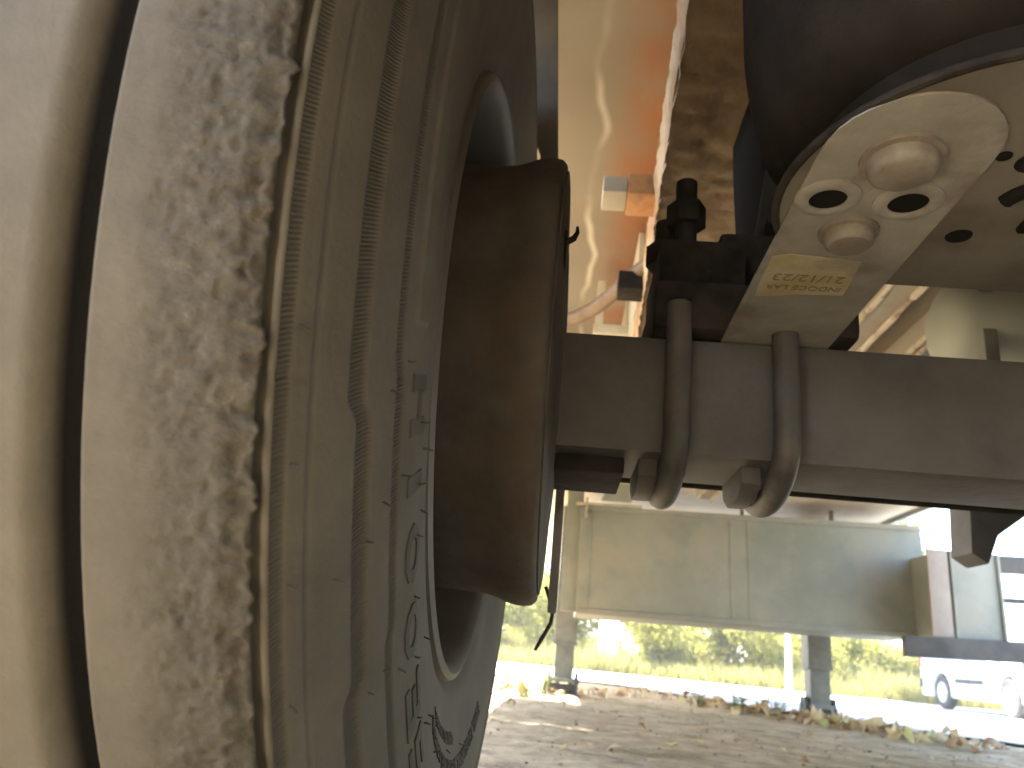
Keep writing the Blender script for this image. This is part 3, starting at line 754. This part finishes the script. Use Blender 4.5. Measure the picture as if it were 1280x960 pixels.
# brake chamber bracket hanging behind the axle on the right
p = P(); p.prism([(.735, .50), (.764, .482), (.786, .535), (.848, .583), (.825, .70), (.745, .70)], 'Y', 1.46, 1.54); p.build('brake_chamber_bracket', MT['axle'], bevel=.006)
# dangling sensor cable behind the drum
p = P(); p.tube([(-.020, 1.0, .335), (-.014, 1.0, .322), (-.0085, 1.0, .308), (-.010, 1.0, .292), (-.019, 1.0, .274), (-.027, 1.0, .258)], [.0024, .0026, .0026, .0026, .0026, .0022], 10)
p.build('sensor_cable', MT['cable'], smooth=True)

# ---- storage box across the trailer (tilted a touch)
BXR = Matrix.Rotation(-math.radians(1.2), 3, 'Y')
def bxp(p): return p
by0, by1 = 4.6, 5.28
p = P(); rc = (1.05, 4.6, .83)
p.box(.085, 2.05, by0, by1, .515, 1.13, BXR, rc)
sb = p.build('storage_box', MT['box'], bevel=.008)
def bsub(x0, x1, y0, y1, z0, z1, name, m, bev=.003):
    mb = MB(); mb.box(x0, x1, y0, y1, z0, z1, BXR, rc); return MB.build(mb, name, MT[m], sb, bev)
bsub(.10, 2.04, by0-.012, by0-.001, 1.105, 1.135, 'box_lip', 'box')
bsub(.10, 2.04, by0-.010, by0-.001, .512, .540, 'box_lip', 'box')
bsub(.135, .155, by0-.004, by0-.001, .541, 1.104, 'box_rib', 'box')
bsub(.96, .985, by0-.004, by0-.001, .541, 1.104, 'box_rib', 'box')
bsub(1.06, 1.085, by0-.004, by0-.001, .541, 1.104, 'box_rib', 'box')
bsub(1.035, 1.05, by0+.02, by0+.05, 1.131, 1.175, 'box_stud', 'axle')
bsub(1.55, 1.57, by0+.02, by0+.05, 1.131, 1.20, 'box_stud', 'axle')
bsub(.06, .45, by0-.03, by0+.02, 1.136, 1.150, 'box_bracket', 'stub')
bsub(.115, .13, by0-.035, by0-.002, 1.06, 1.18, 'box_stud', 'stub')
p = P(); p.prism([(.20, 1.14), (.37, 1.14), (.44, 1.2485), (.24, 1.2485)], 'Y', 4.53, 4.542); p.build('hanger_plate', MT['box'], bevel=.002)
p = P(); p.box(.0, .098, 4.62, 4.70, .50, 1.2485); p.build('box_hanger', MT['box'], bevel=.004)
# side locker at the right end with its lower rail and guard rails
p = P(); p.box(1.975, 2.25, 4.21, 4.60, .523, .965); sl = p.build('side_locker', MT['box'], bevel=.006)
for x0, x1, m_, nm in ((1.885, 1.985, 'boxstrip', 'locker_strap'), (2.0, 2.016, 'box', 'locker_rib'), (2.235, 2.248, 'box', 'locker_rib')):
    mb = MB(); mb.box(x0, x1, 4.193, 4.209, .526, .962); MB.build(mb, nm, MT[m_], sl, .002)
p = P(); p.box(1.728, 2.9, 4.15, 4.20, .412, .512, Matrix.Rotation(-math.radians(2.2), 3, 'Y'), (1.73, 4.17, .46)); p.build('guard_rail', MT['axle'], bevel=.006)
p = P(); p.box(2.252, 2.9, 4.24, 4.29, .875, .965, Matrix.Rotation(-math.radians(2.2), 3, 'Y'), (2.25, 4.17, .92)); p.build('guard_rail', MT['axle'], bevel=.006)
p = P(); p.box(2.252, 2.9, 4.24, 4.29, .725, .750, Matrix.Rotation(-math.radians(2.2), 3, 'Y'), (2.25, 4.17, .73)); p.build('guard_rail', MT['axle'], bevel=.006)
p = P(); p.box(2.86, 2.92, 4.19, 4.25, .43, 1.38); p.build('guard_post', MT['axle'], bevel=.006)
p = P(); p.box(2.052, 2.92, 4.19, 4.25, 1.385, 1.43); p.build('guard_rail', MT['axle'], bevel=.006)

# ---- landing legs
def landing_leg(cx, cy, wide):
    w = .067
    p = P(); p.box(cx-w-.008, cx+w+.008, cy-.075, cy+.075, .335, 1.2485); leg = p.build('landing_leg', MT['legm'], bevel=.008)
    def s_(mb, name, m, bev=.003): return MB.build(mb, name, MT[m], leg, bev)
    mb = MB(); mb.box(cx-w+.004, cx+w-.004, cy-.064, cy+.064, .095, .334); s_(mb, 'inner_tube', 'legm', .006)
    mb = MB(); mb.box(cx-w-.012, cx+w+.012, cy-.079, cy+.079, .325, .345); s_(mb, 'tube_collar', 'legm')
    gzv = .012
    mb = MB(); mb.box(cx-.115, cx+.115, cy-.12, cy+.12, gzv, gzv+.014); s_(mb, 'foot_plate', 'foot')
    for sx in (-1, 1):
        mb = MB(); x = cx+sx*.088
        mb.prism([(cy-.09, gzv+.0145), (cy+.09, gzv+.0145), (cy+.05, .155), (cy-.05, .155)], 'X', x-.011, x+.011); s_(mb, 'foot_bracket', 'foot', .002)
    mb = MB(); mb.tube([(cx-.105, cy, .105), (cx+.105, cy, .105)], .016, 14); s_(mb, 'foot_pin', 'foot', 0)
    mb = MB(); mb.box(cx-.078, cx+.078, cy-.098, cy-.082, .090, .118); s_(mb, 'foot_crossbar', 'legm')
    mb = MB(); mb.box(cx-.079, cx+.079, cy-.05, cy-.042, gzv+.0145, .086); s_(mb, 'foot_web', 'foot')
    for xo in (-.05, .035):
        mb = MB(); mb.box(cx+xo, cx+xo+.03, cy-.04, cy+.04, gzv+.0145, .088); s_(mb, 'foot_block', 'foot')
    return leg
landing_leg(.052, 5.47, 0); landing_leg(1.70, 5.47, 1)
p = P(); p.tube([(.13, 5.5, .95), (1.62, 5.5, .95)], .022, 14); p.build('leg_cross_shaft', MT['legm'], smooth=True)

# ---- unseen axle added behind the viewer to block light, and the far-side wheels: same meshes
bpy.context.view_layer.update()
PITCH = -1.85
def again(o, dx, dy, turn):
    c = o.copy(); COL.objects.link(c); c.parent = TR
    c.location = (dx if turn else o.location.x+dx, (2*YC if False else 0)+(o.location.y+dy if not turn else -o.location.y+dy), o.location.z)
    if turn: c.rotation_euler[2] = math.pi
    return c
for o in (tyre, rim, drum):
    for dx, dy, turn, lab in ((0, PITCH, False, 'tyre on the unseen axle added behind the viewer'), (1.42, 0, True, 'tyre at the far right end of the axle'), (1.42, PITCH, True, 'tyre at the far right end of the unseen axle added behind the viewer')):
        c = again(o, dx, dy, turn)
        if 'label' in c: c['label'] = lab
for o in (axle, arm, bell): again(o, 0, PITCH, False)

# ================================================================== background
def leaf_cloud(n, rx, ry, rz, size, zc, seed, shape=1.):
    r = np.random.default_rng(seed); v = []; f = []
    k = 0
    lobes = [(r.normal(0, .45), r.normal(0, .45), r.uniform(-.6, .75), r.uniform(.3, .55)) for _ in range(14)]
    while k < n:
        L = lobes[r.integers(len(lobes))]; d = r.normal(size=3); d /= np.linalg.norm(d); q = np.array(L[:3])+d*L[3]*r.uniform(.55, 1.05)
        c = np.array([q[0]*rx, q[1]*ry, zc+q[2]*rz])
        if c[2] < .02: c[2] = abs(c[2])+.02
        a = r.normal(size=3); a /= np.linalg.norm(a); b = np.cross(a, r.normal(size=3)); b /= np.linalg.norm(b)
        s = size*r.uniform(.6, 1.4); i = len(v)
        v += [c-a*s, c+b*s*.42, c+a*s, c-b*s*.42]; f.append((i, i+1, i+2, i+3)); k += 1
    return v, f
def shrub(x, y, rx, ry, rz, n, size, label, seed, m='leaf_hedge'):
    z = float(gz(x, np.array(float(y))))
    e = empty('shrub', (x, y, z)); tag(e, label, 'shrub', 'shrubs behind the yard')
    v, f = leaf_cloud(n, rx, ry, rz, size, rz*.95, seed)
    link('foliage', pydata('foliage', v, f), MT[m], e)
    mb = MB(); rr = random.Random(seed)
    for k in range(5):
        a = rr.uniform(0, 6.28); mb.tube([(0, 0, 0), (.15*math.cos(a)*rx, .15*math.sin(a)*ry, rz*.5), (.5*math.cos(a)*rx, .5*math.sin(a)*ry, rz*1.3)], [.03, .02, .008], 6)
    mb.build('stem', MT['bark'], e)
SHR = [(-2.2, 21.5, 1.3, 1.0, 1.1, 'leftmost yellow green shrub partly hidden behind the tyre'),
       (.05, 22.3, 1.2, 1.0, 1.3, 'bushy yellow green shrub seen beside the left landing leg'),
       (2.7, 22.6, 1.4, 1.1, 1.25, 'bright green shrub just right of the white pillar'),
       (5.0, 23.2, 1.5, 1.1, 1.2, 'broad green shrub under the middle of the grey box'),
       (7.4, 24.4, 1.4, 1.1, 1.05, 'pale green shrub left of the right landing leg'),
       (11.0, 27.5, 1.6, 1.2, 1.0, 'washed out shrub right of the right landing leg'),
       (-5.5, 22, 1.6, 1.2, 1.4, 'tall shrub far left behind the tyre'),
       (-1.1, 25.0, 1.9, 1.3, 1.7, 'tall back row shrub behind the left landing leg'),
       (4.0, 26.0, 2.2, 1.4, 1.7, 'tall back row shrub under the middle of the grey box'),
       (8.6, 28.0, 2.2, 1.4, 1.6, 'tall back row shrub behind the right landing leg')]
for i, (x, y, rx, ry, rz, lab) in enumerate(SHR): shrub(x, y, rx, ry, rz, 9000, .07, lab, 100+i)
# tall rough grass in front of the shrubs
def grass_strip():
    r = np.random.default_rng(5); v = []; f = []
    for k in range(26000):
        x = r.uniform(-9, 17); y0 = np.interp(x, [-9, -4, 0, 4, 8, 14, 17], [18.9, 19.4, 20.0, 20.3, 21.5, 23, 23.4]); t = r.random(); y = y0+.05+t**1.5*4.0
        h = r.uniform(.18, .5)*(1+.9*t)*(.6+.9*float(vnoise(np.array(x*.8), np.array(y*.8), 3))); a = r.uniform(0, 6.28); w = r.uniform(.008, .018); lx, ly = r.normal(0, .22, 2)*h
        ca, sa = math.cos(a)*w, math.sin(a)*w; z = float(-.05); i = len(v)
        v += [(x-ca, y-sa, z), (x+ca, y+sa, z), (x+lx*.4+ca*.7, y+ly*.4+sa*.7, z+h*.6), (x+lx*.4-ca*.7, y+ly*.4-sa*.7, z+h*.6), (x+lx, y+ly, z+h)]
        f += [(i, i+1, i+2, i+3), (i+3, i+2, i+4)]
    return pydata('grass', v, f)
tag(link('grass', grass_strip(), MT['grass']), 'tall pale grass along the far side of the yard', 'grass', kind='stuff')
# trees
def tree(x, y, h, r, seed, label, nl=2600):
    z = float(gz(x, np.array(float(y))))
    e = empty('tree', (x, y, z)); tag(e, label, 'tree', 'trees beyond the yard'); rr = random.Random(seed)
    mb = MB(); bx, by = rr.uniform(-.2, .2), rr.uniform(-.2, .2)
    mb.tube([(0, 0, -.1), (bx*.2, by*.2, h*.15), (bx*.6, by*.6, h*.35), (bx, by, h*.55), (bx*1.6, by*1.2, h*.8)], [r*1.25, r, r*.85, r*.65, r*.3], 9)
    for k in range(6):
        a = rr.uniform(0, 6.28); b0 = h*rr.uniform(.4, .7); L = h*rr.uniform(.18, .3)
        mb.tube([(bx, by, b0), (bx+L*.6*math.cos(a), by+L*.6*math.sin(a), b0+L*.5), (bx+L*math.cos(a), by+L*math.sin(a), b0+L)], [r*.4, r*.25, r*.1], 6)
    mb.build('trunk', MT['bark'], e, smooth=True)
    v, f = leaf_cloud(nl, h*.26, h*.26, h*.28, .16, h*.75, seed)
    link('crown', pydata('crown', v, f), MT['leaf_hedge'], e)
TREES = [(9.4, 34, 'slim pale trunk just left of the right landing leg'), (10.5, 36, 'pale tree trunk standing behind the right landing leg'), (11.6, 35, 'first bare trunk right of the right landing leg'), (12.2, 37, 'second bare trunk right of the right landing leg'),
         (12.9, 35.5, 'third bare trunk right of the right landing leg'), (13.6, 36.5, 'fourth bare trunk right of the right landing leg, palest'), (3.4, 33, 'thin trunk behind the shrubs in the middle'), (-.4, 32, 'trunk behind the shrubs by the left landing leg')]
for i, (x, y, lab) in enumerate(TREES): tree(x, y, random.uniform(8.5, 11), random.uniform(.11, .17), 300+i, lab)
tree(4.9, 17.6, 7.0, .07, 340, 'slim tree added to shade the white van, its trunk between leg and locker', 9000)  # tree put in so that its crown shades the van
tree(6.3, 20.6, 6.5, .07, 341, 'slim tree behind the white van, left of its tail', 7000)
# white pillar among the shrubs
e = empty('gate_pillar', (1.32, 21.2, -.05)); tag(e, 'square white rendered pillar among the shrubs', 'pillar')
mb = MB(); mb.box(-.24, .24, -.24, .24, 0, 2.3); mb.build('shaft', MT['pillar'], e, bevel=.02)
mb = MB(); mb.box(-.31, .31, -.31, .31, 2.302, 2.42); mb.build('cap', MT['pillar'], e, bevel=.02)

# ---- white van parked on the right, nose towards the viewer
van = empty('parked_van', (7.72, 15.8, -.028)); tag(van, 'white delivery van parked in the bright yard behind the side locker', 'van')
# local: +Y = rear, x=0 is the left-hand (visible) flank, body extends to +x ; wheels at y=-1.25 and +1.2
WY = (-1.22, 1.22)
def van_body():
    # side outline in (y,z), arches cut as polygon notches
    def archpts(yc, r=.37, zc=.31, n=10):
        a0 = math.asin((.22-zc)/r) if abs((.22-zc)/r) < 1 else -.2
        return [(yc+r*math.cos(a), zc+r*math.sin(a)) for a in np.linspace(a0, math.pi-a0, n)]
    out = [(-2.0, .25), (-2.05, .5), (-2.0, .82), (-1.85, .98), (-1.15, 1.13), (-.45, 1.72), (-.2, 1.80), (1.9, 1.82), (2.05, 1.72), (2.12, 1.0), (2.14, .45), (2.10, .25)]
    bot = [(2.10, .22)]+archpts(WY[1])+archpts(WY[0])+[(-1.98, .22)]
    poly = out+bot
    bm = bmesh.new()
    vs_ = [bm.verts.new((0, y, z)) for y, z in poly]; f0 = bm.faces.new(vs_)
    r_ = bmesh.ops.extrude_face_region(bm, geom=[f0]); mv = [g for g in r_['geom'] if isinstance(g, bmesh.types.BMVert)]
    for v in mv: v.co.x += 1.66
    for v in bm.verts:
        if v.co.z > 1.0:
            t = (v.co.z-1.0)/.82; v.co.x += (.10*t if v.co.x < .8 else -.10*t)
    bmesh.ops.recalc_face_normals(bm, faces=bm.faces)
    es = [e_ for e_ in bm.edges if len(e_.link_faces) == 2 and e_.calc_face_angle(0) > .6]
    bmesh.ops.bevel(bm, geom=es, offset=.035, segments=2, affect='EDGES', clamp_overlap=True)
    bmesh.ops.triangulate(bm, faces=[f_ for f_ in bm.faces if len(f_.verts) > 8])
    me = bpy.data.meshes.new('body'); bm.to_mesh(me); bm.free(); return me
link('body', van_body(), MT['vanpaint'], van)
for yc in WY:
    for xs_ in (.0, 1.5):
        mb = MB(); mb.lathe([(.19, .02), (.29, .0), (.315, .03), (.315, .15), (.29, .18), (.0, .18)], (xs_-.005, yc, .315), 'X', 36); wh = mb.build('wheel', MT['vantyre'], van, smooth=True)
        mb = MB(); mb.lathe([(.0, .035), (.05, .03), (.07, .045), (.15, .035), (.19, .015), (.20, .03)], (xs_-.005, yc, .315), 'X', 30); o = mb.build('rim', MT['alloy'], wh, smooth=True)
mb = MB(); mb.box(-.012, -.001, -.42, .62, .50, .58); mb.build('rub_strip', MT['vanblack'], van, bevel=.003)
mb = MB(); mb.box(-.015, .25, 2.02, 2.17, .38, .56); mb.build('bumper_corner', MT['vanblack'], van, bevel=.02)
mb = MB(); mb.box(-.005, .08, 2.05, 2.15, .78, 1.12); mb.build('tail_lamp', MT['lamp_red'], van, bevel=.01)
mb = MB(); mb.prism([(-1.02, 1.10), (-.45, 1.58), (.05, 1.60), (.05, 1.10)], 'X', .0, .085); mb.build('window', MT['glass'], van)
mb = MB(); mb.box(-.012, .0, .10, .103, .45, 1.7); mb.build('door_gap', MT['vanblack'], van)
mb = MB(); mb.box(-.02, -.001, .16, .32, .92, .95); mb.build('door_handle', MT['vanblack'], van, bevel=.004)
mb = MB(); mb.box(-.01, .22, -2.0, -1.72, .72, .90); mb.build('headlight', MT['glass'], van, bevel=.02)
mb = MB(); mb.box(-.18, -.02, -.98, -.85, 1.08, 1.28); mb.build('mirror', MT['vanblack'], van, bevel=.02)

# ================================================================== fallen leaves, weeds, gravel
def leaf_mesh(seed, curl):
    r = random.Random(seed); n = 5; v = []; f = []
    L, W = 1.0, r.uniform(.5, .75)
    prof = [0, .75, 1.0, .7, .08]
    for i in range(n):
        t = i/(n-1); x = (t-.5)*L; w = W*.5*prof[i]*r.uniform(.85, 1.15)
        zc = curl*.35*math.sin(math.pi*t)*r.uniform(.8, 1.2)+.10*t; e = curl*r.uniform(.1, .45)
        v += [(x, -w, zc+e*w*1.6+r.uniform(-.04, .04)), (x, 0, zc), (x+.02, w*r.uniform(.8, 1.1), zc+e*w*1.6+r.uniform(-.04, .06))]
    for i in range(n-1):
        a = i*3
        f += [(a, a+1, a+4, a+3), (a+1, a+2, a+5, a+4)]
    zmin = min(p_[2] for p_ in v); v = [(x, y, z_-zmin) for x, y, z_ in v]
    return v, f
LM = {}
for key in ('leaf_tan', 'leaf_brown', 'leaf_yellow'):
    LM[key] = []
    for k in range(4):
        v, f = leaf_mesh(k+10*len(key), .4+.35*k); me = pydata('fallen_leaf', v, f); me.materials.append(MT[key]); me.polygons.foreach_set('use_smooth', [True]*len(me.polygons)); LM[key].append(me)
def put_leaf(x, y, size, key, label, group, tilt=.45):
    o = bpy.data.objects.new('fallen_leaf', random.choice(LM[key])); COL.objects.link(o)
    o.location = (x, y, float(ground_z(np.array(x), np.array(y)))-.001); o.scale = (size,)*3
    o.rotation_euler = (random.gauss(0, tilt), random.gauss(0, tilt), random.uniform(0, 6.28))
    if group is None: o.data = LM[key][0]
    tag(o, label, 'leaf', group); return o
singles = [(.033, 2.389, .05, 'leaf_yellow', 'small pale green leaf lying alone lower left on the dirt'), (.124, 2.619, .045, 'leaf_tan', 'orange tan leaf lying alone near the tyre'), (.192, 2.478, .07, 'leaf_tan', 'broad curled tan leaf at the bottom of the view'),
           (.393, 2.768, .07, 'leaf_yellow', 'torn yellow green leaf at the bottom of the view'), (.536, 3.075, .06, 'leaf_tan', 'flat tan leaf right of the torn yellow one'), (1.305, 3.572, .065, 'leaf_brown', 'brown leaf alone below the right landing leg')]
for x, y, s, k, lab in singles: put_leaf(x, y, s, k, lab, None, .2)
seg = []
for (x0, y0), (x1, y1), wt in zip(WIND[:-1], WIND[1:], (.7, .7, .15, .5, 1.3, 1.6, 1.6, 1.6, 1.1, .5)): seg.append(((x0, y0), (x1, y1), wt))
tot = sum(s[2] for s in seg)
cnt = 0
WHERE = ['beside the tyre', 'left of the left landing leg', 'right of the left landing leg', 'midway between the landing legs', 'left of the tall weed', 'around the weeds', 'at the right landing foot', 'just right of the right landing foot', 'at its right end', 'thinning out towards the locker side']
TONE = {'leaf_tan': 'tan', 'leaf_brown': 'brown', 'leaf_yellow': 'yellowish'}
for si, (a, b, wt) in enumerate(seg):
    for k in range(int(round(250*wt/tot))):
        t = random.random(); x = a[0]+(b[0]-a[0])*t+random.gauss(0, .08); y = a[1]+(b[1]-a[1])*t+random.gauss(0, .10)
        key = random.choices(('leaf_tan', 'leaf_brown', 'leaf_yellow'), (.62, .3, .08))[0]
        put_leaf(x, y, random.uniform(.07, .13), key, TONE[key]+' curled dry leaf in the drift, '+WHERE[si], TONE[key]+' drift leaves '+WHERE[si], .7); cnt += 1
for k in range(40):
    x, y = random.uniform(-.5, 2.2), random.uniform(2.6, 5.2)
    put_leaf(x, y, random.uniform(.025, .05), random.choice(('leaf_tan', 'leaf_brown', 'leaf_brown')), 'small dry leaf scattered on the bare dirt', 'leaves scattered on the dirt', .3)
# gravel, crumbs and twigs: uncountable
r = np.random.default_rng(11); v = []; f = []
ico = [(0, 0, 1), (.89, 0, .45), (.28, .85, .45), (-.72, .53, .45), (-.72, -.53, .45), (.28, -.85, .45), (.0, 0, -.5)]
icf = [(0, 1, 2), (0, 2, 3), (0, 3, 4), (0, 4, 5), (0, 5, 1), (6, 2, 1), (6, 3, 2), (6, 4, 3), (6, 5, 4), (6, 1, 5)]
gx = r.uniform(-1.0, 2.8, 3000); gy = 1.7+r.random(3000)**1.4*5.6; gzv = ground_z(gx, gy)
for x, y, z in zip(gx, gy, gzv):
    s = .002+.007*r.random()**4; a = r.uniform(0, 6.28); ca, sa = math.cos(a), math.sin(a); sx, sy, sz = r.uniform(.7, 1.5), r.uniform(.6, 1.1), r.uniform(.5, .9); i = len(v)
    for p_ in ico:
        px, py, pz = p_[0]*s*sx*r.uniform(.8, 1.2), p_[1]*s*sy*r.uniform(.8, 1.2), p_[2]*s*sz
        v.append((x+px*ca-py*sa, y+px*sa+py*ca, z+pz+s*.2))
    f += [tuple(i+k for k in q) for q in icf]
MT['gravel'] = leaf_mat('gravel_crumbs', (.13, .095, .065), (.32, .26, .19), 0.)
tag(link('gravel', pydata('gravel', v, f), MT['gravel']), 'crumbs of soil and small stones over the dirt', 'gravel', kind='stuff')
mb = MB(); rr = random.Random(3)
for k in range(24):
    x, y = rr.uniform(-.6, 2.2), rr.uniform(2.1, 5.6); a = rr.uniform(0, 3.14); L = rr.uniform(.03, .12); z = float(ground_z(np.array(x), np.array(y)))+.004
    mb.tube([(x, y, z), (x+L*.5*math.cos(a), y+L*.5*math.sin(a), z+.004), (x+L*math.cos(a+.2), y+L*math.sin(a+.2), z+.001)], [.0022, .002, .001], 5)
tag(mb.build('twig_litter', MT['bark']), 'thin twigs scattered on the dirt', 'twigs', kind='stuff')
# weeds
def weed(x, y, h, n, label, m='leaf_green', lw=.5):
    z = float(ground_z(np.array(x), np.array(y))); e = empty('weed', (x, y, z)); tag(e, label, 'plant', 'weeds along the leaf drift')
    rr = random.Random(int(x*1000)+int(y*77)); st = MB(); lv = MB()
    for k in range(n):
        a = rr.uniform(0, 6.28); sp = rr.uniform(.1, .6)*h; hh = h*rr.uniform(.5, 1.1); p0 = Vector((rr.gauss(0, .02), rr.gauss(0, .02), -.005))
        pts_ = [p0, p0+Vector((sp*.35*math.cos(a), sp*.35*math.sin(a), hh*.55)), p0+Vector((sp*math.cos(a), sp*math.sin(a), hh))]
        st.tube(pts_, [.003, .0022, .001], 5)
        for j in range(7):
            t = .25+.75*j/6; q = pts_[0].lerp(pts_[1], t*2) if t < .5 else pts_[1].lerp(pts_[2], t*2-1)
            b = rr.uniform(0, 6.28); L = h*rr.uniform(.16, .30); d = Vector((math.cos(b), math.sin(b), rr.uniform(-.2, .7))).normalized(); s2 = d.cross(Vector((0, 0, 1))).normalized()*L*lw*.5
            lv.add([q, q+d*L*.5+s2, q+d*L, q+d*L*.5-s2], [(0, 1, 2, 3)])
    st.build('stem', MT[m], e); lv.build('leaves', MT[m], e)
weed(1.19, 5.45, .22, 9, 'tallest sprig of green weed left of the right landing leg')
weed(1.37, 5.45, .17, 11, 'bushy green weed close to the right landing leg')
weed(1.50, 5.62, .14, 9, 'low green weed touching the right landing foot')
weed(1.02, 5.9, .13, 8, 'small green weed at the left end of the right leaf drift')
weed(1.80, 5.30, .07, 5, 'tiny weed just right of the right landing foot')
weed(-.17, 4.95, .13, 16, 'grassy weed left of the left landing leg', lw=.25)
weed(-.06, 5.25, .15, 16, 'grassy weed touching the left landing foot', lw=.25)
weed(-.32, 5.3, .14, 16, 'grassy weed beside the tyre edge', lw=.25)
weed(.27, 5.8, .06, 7, 'flat weed right of the left landing foot', lw=.3)
weed(.6, 6.5, .06, 7, 'flat weed between the two landing legs', lw=.3)


# ================================================================== thin haze added to imitate a glare veil
def haze_box():
    mb = MB(); mb.box(-70, 70, -40, 70, -1.2, 13)
    m = bpy.data.materials.new('veil_haze'); m.use_nodes = True; nt = m.node_tree; nt.nodes.clear()
    out = nt.nodes.new('ShaderNodeOutputMaterial'); pv = nt.nodes.new('ShaderNodeVolumePrincipled')
    pv.inputs['Color'].default_value = (.93, .95, 1, 1); pv.inputs['Density'].default_value = 0.0017; pv.inputs['Anisotropy'].default_value = .5
    nt.links.new(pv.outputs[0], out.inputs['Volume'])
    o = mb.build('haze', m); tag(o, 'thin haze added as a bright veil over the background', 'haze', kind='stuff')
haze_box()
scene.cycles.volume_bounces = 1
